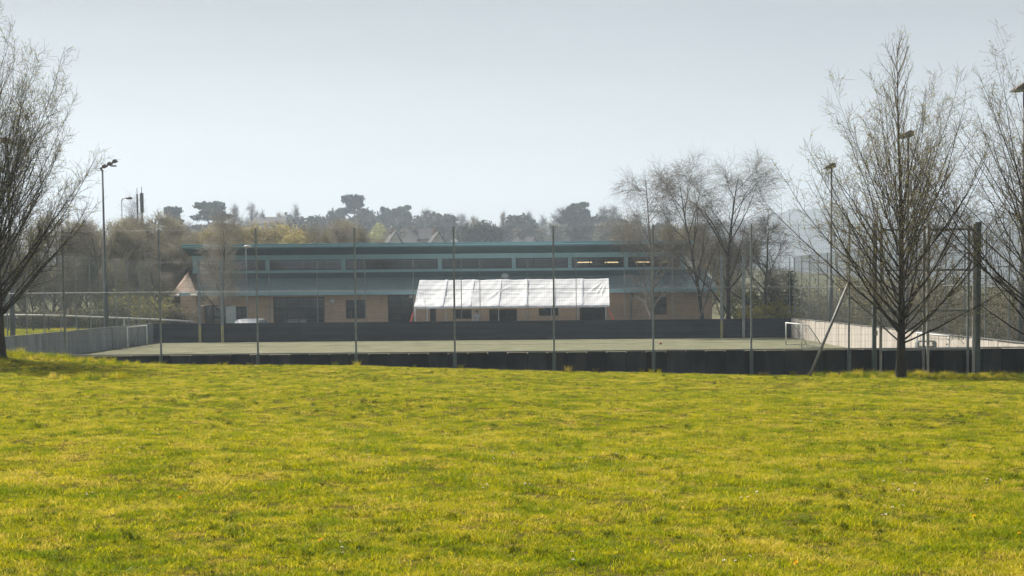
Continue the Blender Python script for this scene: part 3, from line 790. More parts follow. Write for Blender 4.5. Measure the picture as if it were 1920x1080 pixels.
# ------------------------------------------------------------------ marquee
YMF, YMR, YMB = 108.4, 111.6, 114.8
mq = empty('marquee', (X(960, YMR), YMR, 0), 0, 'long white marquee with creased sloping canopy standing in front of the school', 'marquee')
mx0, mx1 = X(776, YMF, 576), X(1143, YMF, 576); rx0, rx1 = X(787, YMR, 527), X(1141, YMR, 524)
ze, zr = Z(960, 573, YMF), Z(960, 524.0, YMR)
OXm = X(960, YMR)
nx_, ny_ = 220, 40
rng = np.random.default_rng(5)
def canopy(side):
    u = np.linspace(0, 1, nx_ + 1); v = np.linspace(0, 1, ny_ + 1)
    U, Vv = np.meshgrid(u, v)
    xx = (rx0 + (rx1 - rx0) * U) * (1 - Vv) + (mx0 + (mx1 - mx0) * U) * Vv
    Yc = YMR + (YMF - YMR) * Vv if side < 0 else YMR + (YMB - YMR) * Vv
    zc = zr + (ze - zr) * Vv
    nb = 7; ph = U * nb
    sag = -0.055 * np.abs(np.sin(np.pi * ph)) ** 0.8 * (0.35 + np.sin(np.pi * np.clip(Vv * 1.0, 0, 1)))
    pur = 0.045 * np.exp(-((Vv - 0.48) / 0.022) ** 2) + 0.03 * np.exp(-((Vv - 0.03) / 0.03) ** 2)
    fold = np.zeros_like(U)
    for (cu, cv, du, dv, w, h) in [(0.43, 0.45, 0.10, -0.42, 0.006, 0.10), (0.93, 0.30, 0.06, -0.28, 0.004, 0.13), (0.955, 0.36, 0.035, -0.33, 0.004, 0.13), (0.97, 0.42, 0.02, -0.38, 0.004, 0.10),
                                   (0.03, 0.75, -0.03, -0.22, 0.005, 0.09), (0.045, 0.8, -0.02, -0.3, 0.004, 0.07), (0.90, 0.50, 0.10, -0.05, 0.01, 0.06),
                                   (0.12, 0.62, 0.10, 0.05, 0.012, 0.04), (0.62, 0.3, 0.09, -0.1, 0.010, 0.045), (0.3, 0.7, 0.08, 0.1, 0.012, 0.035), (0.78, 0.75, 0.1, -0.08, 0.01, 0.03)]:
        # distance to a short segment in (u, v*0.3)
        ax, ay, bx_, by_ = cu - du / 2, (cv - dv / 2) * 0.3, cu + du / 2, (cv + dv / 2) * 0.3
        L2 = (bx_ - ax) ** 2 + (by_ - ay) ** 2
        t = np.clip(((U - ax) * (bx_ - ax) + (Vv * 0.3 - ay) * (by_ - ay)) / L2, 0, 1)
        dd = np.hypot(U - ax - t * (bx_ - ax), Vv * 0.3 - ay - t * (by_ - ay))
        fold += 0.6 * h * np.exp(-(dd / w) ** 2) * np.sin(np.pi * (0.15 + 0.7 * t))
    z = zc + sag + pur + fold + 0.012 * np.sin(U * 91 + 6 * Vv) * np.sin(Vv * 9 + U * 23)
    z += 0.03 * np.sin(U * 17 + 3 * Vv + 1) * np.sin(np.pi * Vv) + 0.014 * np.sin(U * 33 + 2.0 * np.sin(Vv * 7)) 
    V3 = np.stack([xx - OXm, Yc - YMR, z], -1).reshape(-1, 3)
    i, j = np.meshgrid(np.arange(nx_), np.arange(ny_)); a = (j * (nx_ + 1) + i).ravel()
    return V3, np.stack([a, a + 1, a + nx_ + 2, a + nx_ + 1], -1)
M_cloth = bpy.data.materials.new('marquee_cloth'); M_cloth.use_nodes = True
_n, _l = M_cloth.node_tree.nodes, M_cloth.node_tree.links
_b = _n['Principled BSDF']; _b.inputs['Base Color'].default_value = (0.88, 0.90, 0.94, 1); _b.inputs['Roughness'].default_value = 0.45
_t = _n.new('ShaderNodeBsdfTranslucent'); _t.inputs[0].default_value = (0.80, 0.83, 0.90, 1)
_m = _n.new('ShaderNodeMixShader'); _m.inputs[0].default_value = 0.22
_l.new(_b.outputs[0], _m.inputs[1]); _l.new(_t.outputs[0], _m.inputs[2]); _l.new(_m.outputs[0], _n['Material Output'].inputs[0])
for sd in (-1, 1):
    V3, Q3 = canopy(sd); link_mesh('canopy', mesh_np('canopy', V3, Q3, M_cloth), None, mq)
seams = MB()
for k in range(1, 7):
    for vv in range(20):
        v0, v1 = vv / 20, (vv + 1) / 20
        def pt(v, off):
            u = k / 7; xx = (rx0 + (rx1 - rx0) * u) * (1 - v) + (mx0 + (mx1 - mx0) * u) * v
            return (xx - OXm + off, (YMF - YMR) * v - 0.02, zr + (ze - zr) * v + 0.028 + 0.045 * math.exp(-((v - 0.48) / 0.022) ** 2))
        a, b, c, d = pt(v0, -0.07), pt(v0, 0.07), pt(v1, 0.07), pt(v1, -0.07)
        seams.hexa([(p[0], p[1], p[2] - 0.012) for p in (a, b, c, d)] + [a, b, c, d])
seams.obj('seams', M_cloth, mq)
val = MB(); nv_ = 160
for i in range(nv_):
    xa = mx0 + (mx1 - mx0) * i / nv_ - OXm; xb = mx0 + (mx1 - mx0) * (i + 1) / nv_ - OXm
    ya = 0.018 * math.sin(i * 0.9); yb = 0.018 * math.sin((i + 1) * 0.9)
    q = YMF - YMR - 0.03
    val.poly([(xa, q + ya, ze - 0.16), (xb, q + yb, ze - 0.16), (xb, q + yb, ze + 0.01), (xa, q + ya, ze + 0.01)])
val.obj('valance', M_cloth, mq, smooth=True)
for xe, xr_ in ((mx0, rx0), (mx1, rx1)):
    g_ = MB(); g_.poly([(xe - OXm, YMF - YMR, ze - 0.01), (xe - OXm, YMB - YMR, ze - 0.01), (xr_ - OXm, 0, zr - 0.01)])
    g_.obj('gable', M_cloth, mq)
for px in (778.5, 801, 1136):
    MB().tube([(X(px, YMF, 590) - OXm, YMF - YMR + 0.08, 0), (X(px, YMF, 590) - OXm, YMF - YMR + 0.08, ze - 0.02)], 0.035, 8).obj('leg', M_white, mq, smooth=True)
for k in range(8):
    xx = mx0 + (mx1 - mx0) * k / 7 - OXm
    if 0 < k < 7: MB().tube([(xx, YMB - YMR - 0.05, 0), (xx, YMB - YMR - 0.05, ze - 0.02)], 0.03, 6).obj('leg', M_white, mq)
st = MB().tube([(X(835, YMF, 578) - OXm, YMF - YMR - 0.04, ze - 0.19), (X(930, YMF) - OXm, YMF - YMR - 0.04, ze - 0.22), (X(1022, YMF) - OXm, YMF - YMR - 0.04, ze - 0.19)], 0.03, 6)
st.obj('strap', M_yst, mq)['label'] = 'yellow strap under the canopy edge'
for a, b, c, d in ((777, 577, 770, 603), (1138, 575, 1152, 603)):
    p0, p1 = at(a, b, YMF - 0.1), at(c, d, YMF - 0.9)
    dx = Vector((0.04, 0, 0)); q = MB(); off = Vector((OXm, YMR, 0))
    q.hexa([p - off for p in (p1 - dx * 1.6, p1 + dx * 1.6, p1 + dx * 1.6 + Vector((0, .02, 0)), p1 - dx * 1.6 + Vector((0, .02, 0)), p0 - dx * .5, p0 + dx * .5, p0 + dx * .5 + Vector((0, .02, 0)), p0 - dx * .5 + Vector((0, .02, 0)))])
    q.obj('guy_strap', M_red, mq)['label'] = 'red guy strap'

# ------------------------------------------------------------------ small things in the yard
nb_ = empty('notice_board', (X(432.5, 108), 108, 0), 0, 'white upright notice cabinet standing at the far fence beside the left tree', 'notice board')
nw = (X(442, 108) - X(423, 108)) / 2; nz1 = Z(432, 573.5, 108)
MB().box(-nw, nw, -0.06, 0.06, 0.5, nz1).obj('board', mat('cabinet', (0.42, 0.46, 0.45), (0.36, 0.40, 0.40), rough=0.5, scale=3), nb_, bevel=0.012)
MB().box(-nw + 0.05, nw - 0.05, -0.075, -0.062, 0.6, nz1 - 0.06).obj('face', mat('cabinet_face', (0.5, 0.54, 0.53), (0.44, 0.48, 0.47), rough=0.4, scale=3), nb_)
for s in (-1, 1): MB().box(s * (nw - 0.05) - 0.03, s * (nw - 0.05) + 0.03, -0.03, 0.03, 0, 0.5).obj('leg', M_post, nb_)

M_car = mat('car_paint', (0.72, 0.74, 0.78), (0.68, 0.70, 0.74), rough=0.25, scale=0.5, spec=0.6)
def car(x, y, rz):
    root = empty('parked_car', (x, y, 0), rz, 'white parked car with only its roof showing over the far plank wall', 'car')
    prof = [(-2.05, 0.35), (-2.1, 0.75), (-1.9, 0.92), (-1.35, 0.98), (-0.75, 1.36), (0.55, 1.40), (1.3, 1.0), (2.0, 0.88), (2.12, 0.6), (2.05, 0.32)]
    bm = bmesh.new(); rings = []
    for yy, sc, zsc in ((-0.86, 0.97, 0.93), (-0.78, 1, 1), (0.78, 1, 1), (0.86, 0.97, 0.93)):
        ring = []
        for (u, w) in prof:
            inset = 0.12 * max(0, w - 0.9) / 0.5 * (1 if yy > 0 else -1)
            ring.append(bm.verts.new((u * sc, yy - inset, 0.3 + (w - 0.3) * (zsc if w < 1.2 else zsc))))
        rings.append(ring)
    n = len(prof)
    for a in range(3):
        for i in range(n):
            bm.faces.new((rings[a][i], rings[a][(i + 1) % n], rings[a + 1][(i + 1) % n], rings[a + 1][i]))
    bm.faces.new(rings[0]); bm.faces.new(list(reversed(rings[-1])))
    bmesh.ops.recalc_face_normals(bm, faces=bm.faces)
    me = bpy.data.meshes.new('body'); bm.to_mesh(me); bm.free(); me.polygons.foreach_set('use_smooth', [True] * len(me.polygons))
    link_mesh('body', me, M_car, root)
    for s in (-1, 1):
        MB().poly([(-1.2, s * 0.868, 0.97), (-0.72, s * 0.80, 1.29), (0.5, s * 0.80, 1.32), (1.12, s * 0.868, 0.99)]).obj('side_window', M_glass, root)
        for xx in (-1.3, 1.3):
            w = MB().tube([(xx, s * 0.72, 0.31), (xx, s * 0.89, 0.31)], 0.31, 18).obj('wheel', M_frame, root, smooth=False)
            MB().tube([(xx, s * 0.892, 0.31), (xx, s * 0.90, 0.31)], 0.19, 14).obj('rim', M_galv, w)
    MB().box(2.02, 2.1, -0.7, -0.4, 0.62, 0.74).obj('headlight', M_white, root); MB().box(2.02, 2.1, 0.4, 0.7, 0.62, 0.74).obj('headlight', M_white, root)
car(X(470, 106.5), 106.5, R(80))

def person(x, y, rz):
    root = empty('person', (x, y, 0), rz, 'dark haired person in a white top standing under the marquee', 'person')
    pts = {'pel': (0, 0, .93), 'wai': (0, 0, 1.08), 'che': (0, .0, 1.3), 'nk': (0, 0.0, 1.46), 'hd': (0, -.02, 1.56), 'top': (0, -.02, 1.68),
           'sl': (.17, 0, 1.40), 'el': (.23, .02, 1.13), 'wl': (.2, -.12, .92), 'hl': (.19, -.17, .85), 'sr': (-.17, 0, 1.40), 'er': (-.24, .02, 1.13), 'wr': (-.17, -.17, 1.0), 'hr': (-.13, -.22, .97),
           'hpl': (.09, 0, .88), 'kl': (.1, -.02, .48), 'al': (.1, .02, .08), 'tl': (.11, -.15, .04), 'hpr': (-.09, 0, .88), 'kr': (-.1, -.03, .48), 'ar': (-.11, 0, .08), 'tr': (-.12, -.17, .04)}
    ed = [('pel', 'wai'), ('wai', 'che'), ('che', 'nk'), ('nk', 'hd'), ('hd', 'top'), ('che', 'sl'), ('sl', 'el'), ('el', 'wl'), ('wl', 'hl'), ('che', 'sr'), ('sr', 'er'), ('er', 'wr'), ('wr', 'hr'),
          ('pel', 'hpl'), ('hpl', 'kl'), ('kl', 'al'), ('al', 'tl'), ('pel', 'hpr'), ('hpr', 'kr'), ('kr', 'ar'), ('ar', 'tr')]
    rad = {'pel': .13, 'wai': .12, 'che': .14, 'nk': .055, 'hd': .09, 'top': .075, 'sl': .065, 'el': .045, 'wl': .03, 'hl': .035, 'sr': .065, 'er': .045, 'wr': .03, 'hr': .035,
           'hpl': .09, 'kl': .06, 'al': .045, 'tl': .035, 'hpr': .09, 'kr': .06, 'ar': .045, 'tr': .035}
    keys = list(pts); me = bpy.data.meshes.new('body')
    me.from_pydata([pts[k] for k in keys], [(keys.index(a), keys.index(b)) for a, b in ed], [])
    o = link_mesh('body', me, None, root)
    md = o.modifiers.new('skin', 'SKIN'); sv = me.skin_vertices[0].data
    for i, k in enumerate(keys): sv[i].radius = (rad[k], rad[k])
    sv[0].use_root = True
    o.modifiers.new('sub', 'SUBSURF').render_levels = 2
    m = mat('clothes', (0.62, 0.64, 0.66), (0.5, 0.52, 0.54), rough=0.8, scale=4); me.materials.append(m)
    MB().sphere((0, 0.0, 1.645), .098, .11, .10, 14, 8).obj('hair', M_frame, root, smooth=True)
    f = MB().sphere((0, -.085, 1.575), .062, .045, .085, 12, 8).sphere((0, -.135, 1.57), .013, .02, .022, 6, 4).obj('face', mat('skin_tone', (0.45, 0.28, 0.2), (0.4, 0.25, 0.18), rough=0.6), root, smooth=True)
person(X(894, 113), 113.0, R(20))

# white-topped railing on the bank at the left
rl = empty('railing', (-34, 108, 0), 0, 'low railing with a pale top rail on the grassy bank left of the court', 'railing')
rp = [at(px, py, 108) for px, py in ((-60, 590), (60, 591), (110, 592), (220, 596), (300, 599.5), (362, 603))]
MB().tube([p - Vector((-34, 108, 0)) for p in rp], 0.055, 8).obj('top_rail', M_white, rl, smooth=True)
for px in (-20, 15, 62, 91, 120, 146, 168, 192, 214, 235, 256, 276, 300, 330, 355):
    yy = np.interp(px, [-60, 60, 110, 220, 300, 362], [590, 591, 592, 596, 599.5, 603]); p = at(px, yy, 108)
    MB().box(p.x + 34 - 0.045, p.x + 34 + 0.045, -0.04, 0.04, float(land_z(p.x, 108)) - 0.1, p.z - 0.057).obj('post', M_frame, rl)
mp_ = at(233, 606, 106); mk = MB().box(-0.06, 0.06, -0.05, 0.05, 0, mp_.z + 0.25).obj('marker_post', M_white, None, bevel=0.01); mk.location = (mp_.x, 106, 0)
tag(mk, 'short white marker post beyond the left court wall above the goal', 'post')

# masts among the trees at the left
for i, (px, yt, r, lb) in enumerate(((257, 364, 0.08, 'thin telecom mast rising out of the trees, left of the thick one'), (265.5, 362, 0.17, 'thick telecom mast rising out of the trees, right of the thin one'))):
    t = at(px, yt, 190); root = empty('mast', (t.x, 190, float(land_z(t.x, 190))), 0, lb, 'mast', 'telecom masts'); h = t.z - float(land_z(t.x, 190))
    MB().tube([(0, 0, 0), (0, 0, h - 0.3)], [r * 0.8, r * 0.6], 10).obj('pole', M_post, root, smooth=True)
    MB().tube([(0, 0, h - 2.2), (0, 0, h)], r * 1.25, 8).tube([(0, 0, h), (0, 0, h + 0.7)], 0.04, 5).obj('antenna', M_head, root)

# ------------------------------------------------------------------ trees
def tubes_np(P, Rr, k):
    n, m, _ = P.shape
    T = np.gradient(P, axis=1); T /= np.linalg.norm(T, axis=2, keepdims=True) + 1e-9
    ref = np.array([0.31, 0.89, 0.33]); U = np.cross(T, ref); U /= np.linalg.norm(U, axis=2, keepdims=True) + 1e-9
    Wv = np.cross(T, U)
    a = np.arange(k) * 2 * np.pi / k
    V = P[:, :, None] + Rr[:, :, None, None] * (U[:, :, None] * np.cos(a)[None, None, :, None] + Wv[:, :, None] * np.sin(a)[None, None, :, None])
    i = (np.arange(n)[:, None, None] * m + np.arange(m - 1)[None, :, None]) * k
    j = np.arange(k)[None, None]; j2 = (j + 1) % k
    Q = np.stack([i + j, i + k + j, i + k + j2, i + j2], -1).reshape(-1, 4)
    return V.reshape(-1, 3), Q
def cat_mesh(name, parts, m):
    V, Q, b = [], [], 0
    for v, q in parts: V.append(v); Q.append(q + b); b += len(v)
    return mesh_np(name, np.concatenate(V), np.concatenate(Q), m)
def grow(rg, base, d, L, r, m, up, wob, tip=0.25):
    n = len(base); P = np.zeros((n, m, 3)); P[:, 0] = base; d = d / np.linalg.norm(d, axis=1, keepdims=True)
    st = (L / (m - 1))[:, None]; up = np.asarray(up, float).reshape(-1, 1) if np.ndim(up) else up
    for i in range(1, m):
        d = d + rg.normal(0, wob, (n, 3)); d[:, 2:3] += up * st
        d /= np.linalg.norm(d, axis=1, keepdims=True); P[:, i] = P[:, i - 1] + d * st
    t = np.linspace(0, 1, m)[None]
    return P, r[:, None] * (1 - (1 - tip) * t)
def spawn(rg, P, Rr, per, t0, t1, ang, dang=0.12, power=1.0):
    n, m, _ = P.shape; idx = np.repeat(np.arange(n), per)
    t = t0 + (t1 - t0) * ((np.tile(np.arange(per), n) + rg.random(n * per)) / per) ** power
    f = t * (m - 1); i = np.minimum(f.astype(int), m - 2); w = (f - i)[:, None]
    base = P[idx, i] * (1 - w) + P[idx, i + 1] * w
    T = P[idx, i + 1] - P[idx, i]; T /= np.linalg.norm(T, axis=1, keepdims=True)
    rr = Rr[idx, i] * (1 - w[:, 0]) + Rr[idx, i + 1] * w[:, 0]
    q = rg.normal(size=T.shape); q -= (q * T).sum(1, keepdims=True) * T; q /= np.linalg.norm(q, axis=1, keepdims=True)
    a = ang + rg.normal(0, dang, len(t))
    return base, T * np.cos(a)[:, None] + q * np.sin(a)[:, None], t, rr, idx
def quads_at(rg, C_, size, up=0.0):
    n = len(C_); a = rg.normal(size=(n, 3)); a /= np.linalg.norm(a, axis=1, keepdims=True)
    b = rg.normal(size=(n, 3)); b -= (b * a).sum(1, keepdims=True) * a; b /= np.linalg.norm(b, axis=1, keepdims=True)
    s = (size * rg.uniform(0.6, 1.4, n))[:, None]
    V = np.stack([C_ - a * s, C_ - b * s * 0.5, C_ + a * s, C_ + b * s * 0.5], 1).reshape(-1, 3)
    return V, (np.arange(n)[:, None] * 4 + np.arange(4)[None])

def fastigiate(seed, H=10.0, r0=0.15, n1=64, spread=1.0, h0=1.05, dens=1.0, ang0=0.93, bare_h=0.12):
    """upright bare tree: straight leader, many limbs sweeping up and out"""
    rg = np.random.default_rng(seed)
    tp, tr = grow(rg, np.zeros((1, 3)), np.array([[0.01, 0, 1.0]]), np.array([H]), np.array([r0]), 16, 0.12, 0.012, 0.06)
    hh = tp[0, :, 2] / H
    tr = (r0 * (1 - hh) ** 1.25 * (1 - 0.25 * hh) + 0.005)[None]; tr[0, 0] *= 1.28; tr[0, 1] = r0 * 0.98
    f = (np.arange(n1) + rg.random(n1)) / n1
    z = (h0 + (0.5 * H - h0) * f ** 1.1); az = np.arange(n1) * 2.39996 + rg.normal(0, 0.3, n1)
    i = np.clip((z / H * 15).astype(int), 0, 14)
    base = tp[0][i] + (tp[0][i + 1] - tp[0][i]) * ((z / H * 15 - i)[:, None])
    a = (0.70 * (1 - f) + 0.13) * ang0 + rg.normal(0, 0.10, n1)
    zt = H * (0.50 + 0.53 * f ** 0.7) * rg.uniform(0.82, 1.0, n1)
    L = (zt - z) / np.cos(a) * spread
    a = a + 0.30
    d = np.stack([np.sin(a) * np.cos(az), np.sin(a) * np.sin(az), np.cos(a)], -1)
    P1, R1 = grow(rg, base, d, L, (0.023 * (1 - f) ** 0.5 + 0.010) * rg.uniform(0.75, 1.1, n1), 14, 0.095, 0.038, 0.13)
    n2 = int(17 * dens)
    b, d, t, rr, ix = spawn(rg, P1, R1, n2, 0.14, 0.96, 0.68, 0.2)
    L2 = L[ix] * (0.22 * (1 - t) + 0.07) * rg.uniform(0.6, 1.3, len(t))
    P2, R2 = grow(rg, b, d, L2, np.minimum(rr * 0.6, 0.010), 7, 0.36, 0.10, 0.35)
    # along the leader too
    b3, d3, t3, rr3, _ = spawn(rg, tp, tr, int(46 * dens), 0.5, 0.98, 0.5)
    P2b, R2b = grow(rg, b3, d3, (1 - t3) * 3.2 + 0.6, np.full(len(t3), 0.010), 7, 0.4, 0.05, 0.35)
    P2 = np.concatenate([P2, P2b]); R2 = np.concatenate([R2, R2b])
    b, d, t, rr, ix = spawn(rg, P2, R2, 6, 0.12, 0.98, 0.8, 0.2)
    L3 = rg.uniform(0.10, 0.42, len(t))
    P3, R3 = grow(rg, b, d, L3, np.full(len(t), 0.0042), 4, 0.6, 0.07, 0.6)
    tips = np.concatenate([P3[:, -1], P3[:, 1][::2], P2[:, -1], P2[:, 3]])
    trunk = [tubes_np(tp, tr, 12), tubes_np(P1, R1, 6)]
    twigs = [tubes_np(P2, R2, 4), tubes_np(P3, R3, 3)]
    return trunk, twigs, tips[rg.random(len(tips)) < 0.8], rg

def tree_obj(name, label, loc, trunk_me, crown_me, leaf_me=None, rz=0, sc=1.0, group=None, cat='tree', crown_name='branches'):
    root = empty(name, loc, rz, label, cat, group)
    root.scale = (sc, sc, sc) if not isinstance(sc, tuple) else sc
    if trunk_me: link_mesh('trunk', trunk_me, None, root)
    if crown_me: link_mesh(crown_name, crown_me, None, root)
    if leaf_me: link_mesh('buds', leaf_me, None, root)
    return root

YT = 48.4
tz = lambda x, y: float(lawn_z(x, y)) - 0.06
# right-hand tree
tk, tw, tips, rg = fastigiate(11, H=9.75, r0=0.135, n1=64, spread=0.96, h0=1.0, ang0=0.92, dens=1.3)
x = X(1689, YT, 700)
tree_obj('bare_tree', 'slender bare tree with upswept branches in front of the court gate', (x, YT, tz(x, YT)), cat_mesh('trunk', tk, M_bark), cat_mesh('branches', tw, M_twig),
         cat_mesh('buds', [quads_at(rg, tips, 0.023)], M_bud))
# tree cut by the right edge
tk, tw, tips, rg = fastigiate(23, H=10.7, r0=0.15, n1=60, spread=0.97, h0=1.0, ang0=0.95, dens=1.2)
x = X(1958, YT - 0.4, 700)
tree_obj('bare_tree', 'bare tree cut by the right edge with scattered yellow-green buds', (x, YT - 0.4, tz(x, YT - 0.4)), cat_mesh('trunk', tk, M_bark), cat_mesh('branches', tw, M_twig),
         cat_mesh('buds', [quads_at(rg, tips[::2], 0.026)], M_bud))
# large left tree
tk, tw, tips, rg = fastigiate(37, H=10.4, r0=0.20, n1=80, spread=0.93, h0=1.1, dens=1.6, ang0=0.66)
x = X(-4, YT, 676)
tree_obj('bare_tree', 'large dark bare tree with dense upswept twigs at the left edge', (x, YT, tz(x, YT)), cat_mesh('trunk', tk, M_bark), cat_mesh('branches', tw, M_twig_l),
         cat_mesh('buds', [quads_at(rg, tips, 0.022)], M_bud))

def spreading(seed, H=10, r0=0.2, n1=12, h0=0.2, n2=9, n3=8, n4=6, ang=0.75, up=0.05, droop=0.0, len1=0.5, wob=0.06, tw_r=0.007, len4=(0.3, 0.8), l3=0.5):
    """rounder bare crown, with hanging twigs when droop is set"""
    rg = np.random.default_rng(seed)
    tp, tr = grow(rg, np.zeros((1, 3)), np.array([[0.03, 0, 1.0]]), np.array([H * 0.93]), np.array([r0]), 12, 0.05, 0.05, 0.10)
    b, d, t, rr, ix = spawn(rg, tp, tr, n1, h0, 0.92, ang)
    L1 = H * len1 * (1.05 - 0.75 * t) * rg.uniform(0.65, 1.25, n1)
    P1, R1 = grow(rg, b, d, L1, rr * 0.62, 10, up, wob, 0.2)
    b, d, t, rr, ix = spawn(rg, P1, R1, n2, 0.2, 1.0, 0.7)
    P2, R2 = grow(rg, b, d, L1[ix] * (0.5 - 0.25 * t) * rg.uniform(0.7, 1.3, len(t)), rr * 0.6, 7, up * 0.6, wob * 1.4, 0.3)
    b, d, t, rr, ix = spawn(rg, P2, R2, n3, 0.15, 1.0, 0.8)
    P3, R3 = grow(rg, b, d, rg.uniform(0.5, 1.3, len(t)) * H * 0.1 * l3 * 2, np.maximum(rr * 0.5, tw_r), 6, up - droop, wob * 1.5, 0.5)
    b, d, t, rr, ix = spawn(rg, P3, R3, n4, 0.1, 1.0, 0.7)
    P4, R4 = grow(rg, b, d, rg.uniform(*len4, len(t)) * H / 10, np.full(len(t), tw_r * 0.75), 4, up - droop * 2.2, wob * 1.6, 0.6)
    return [tubes_np(tp, tr, 10), tubes_np(P1, R1, 6)], [tubes_np(P2, R2, 4), tubes_np(P3, R3, 3), tubes_np(P4, R4, 3)], np.concatenate([P4[:, -1], P4[:, 2], P3[:, -1]]), rg

YM = 109.0
def mid_tree(seed, px, ytop, Y, label, trunkm, twm, budm=None, bs=0.04, name='bare_tree', z0=0.0, wide=1.0, bsel=1, **k):
    top = at(px, ytop, Y); H = top.z - z0
    tk, tw, tips, rg = spreading(seed, H=H, **k)
    allz = max(float(v[:, 2].max()) for v, q in tk + tw); s = H / allz
    return tree_obj(name, label, (top.x, Y, z0), cat_mesh('trunk', tk, trunkm), cat_mesh('branches', tw, twm),
                    cat_mesh('buds', [quads_at(rg, tips[::bsel], bs)], budm) if budm else None, rz=seed * 1.3, sc=(s * wide, s * wide, s))
M_willow = mat('willow_twig', (0.20, 0.175, 0.13), (0.13, 0.115, 0.085), rough=0.75, scale=1.5)
wk = dict(r0=0.17, n1=15, h0=0.14, n2=8, n3=7, n4=5, ang=0.55, up=0.02, droop=0.20, len1=0.54, wob=0.08, l3=0.45, bsel=2, tw_r=0.0075, len4=(0.3, 0.9))
mid_tree(3, 1322, 256, 107.8, 'feathery bare tree with hanging twigs right of the school, left of the pair', M_bark, M_willow, None, 0.035, 'willow_tree', wide=0.95, **wk)
mid_tree(31, 1366, 266, 107.2, 'feathery bare tree with hanging twigs right of the school, right of the pair', M_bark, M_willow, None, 0.035, 'willow_tree', wide=1.1, **wk)
mid_tree(9, 1432, 384, 108.5, 'low bushy bare tree at the right of the feathery pair', M_bark, M_twig_l, M_budbr, 0.03, 'bare_tree', r0=0.18, n1=14, h0=0.08, n2=9, n3=8, n4=6, ang=0.85, up=0.02, len1=0.66, wide=1.15, bsel=3, tw_r=0.010)
mid_tree(5, 1220, 297, 106.5, 'slim silver birch with fine hanging twigs in front of the school roof', mat('birch_bark', (0.34, 0.32, 0.29), (0.14, 0.12, 0.10), rough=0.8, scale=4), mat('birch_twig', (0.20, 0.18, 0.145), (0.12, 0.105, 0.085), rough=0.7, scale=1.2), None, name='birch_tree', r0=0.12, n1=16, h0=0.10, n2=7, n3=6, n4=5, ang=0.75, up=0.03, droop=0.35, len1=0.36, wide=1.0, tw_r=0.008)
mid_tree(17, 412, 372, 108.8, 'small bare tree with pale sunlit twigs at the left end of the school', M_bark, M_twig_p, None, r0=0.12, n1=18, h0=0.2, n2=8, n3=7, n4=5, ang=0.9, up=0.04, len1=0.42, wide=0.9, tw_r=0.008)
mid_tree(19, 236, 352, 128, 'thin bare tree standing above the brown thicket left of the masts', M_bark, M_twig_l, None, r0=0.12, n1=12, h0=0.3, n2=7, n3=6, n4=4, z0=0.5, ang=0.7, len1=0.32, wide=0.8, tw_r=0.009)

# shared meshes for the belt of trees behind
VAR = {}
def variant(key, seed, H, trunkm, twm, budm, bs, bsel, **k):
    tk, tw, tips, rg = spreading(seed, H=H, **k)
    h = max(float(v[:, 2].max()) for v, q in tk + tw)
    VAR[key] = (cat_mesh('trunk', tk, trunkm), cat_mesh('branches', tw, twm), cat_mesh('buds', [quads_at(rg, tips[::bsel], bs)], budm) if budm else None, h)
belt = dict(r0=0.16, n1=16, h0=0.05, n2=8, n3=7, n4=6, ang=0.75, up=0.05, len1=0.42, tw_r=0.013)
variant('brown1', 41, 10, M_bark, M_twig_b, M_budbr, 0.055, 1, **belt)
variant('brown2', 43, 10, M_bark, M_twig_b, M_budbr, 0.045, 3, **belt)
variant('gold1', 47, 9, M_bark, M_twig_p, M_budb, 0.075, 1, **belt)
variant('gold2', 53, 9, M_bark, M_twig_b, M_budb, 0.07, 1, **belt)
variant('pale1', 59, 9, M_bark, M_twig_p, M_budbr, 0.05, 3, **belt)
far_k = dict(r0=0.3, n1=13, h0=0.28, n2=7, n3=6, n4=4, ang=0.62, up=0.04, len1=0.42, tw_r=0.024, len4=(0.4, 0.9))
M_fartwig = mat('far_twig', (0.10, 0.088, 0.07), (0.07, 0.062, 0.05), rough=0.9, scale=0.3)
variant('far1', 61, 13, M_bark, M_fartwig, None, 0, 1, **far_k)
variant('far2', 67, 13, M_bark, M_fartwig, None, 0, 1, **dict(far_k, ang=0.8, h0=0.35, len1=0.38))
variant('far3', 71, 13, M_bark, M_fartwig, M_budbr, 0.14, 2, **dict(far_k, ang=0.5, h0=0.2))

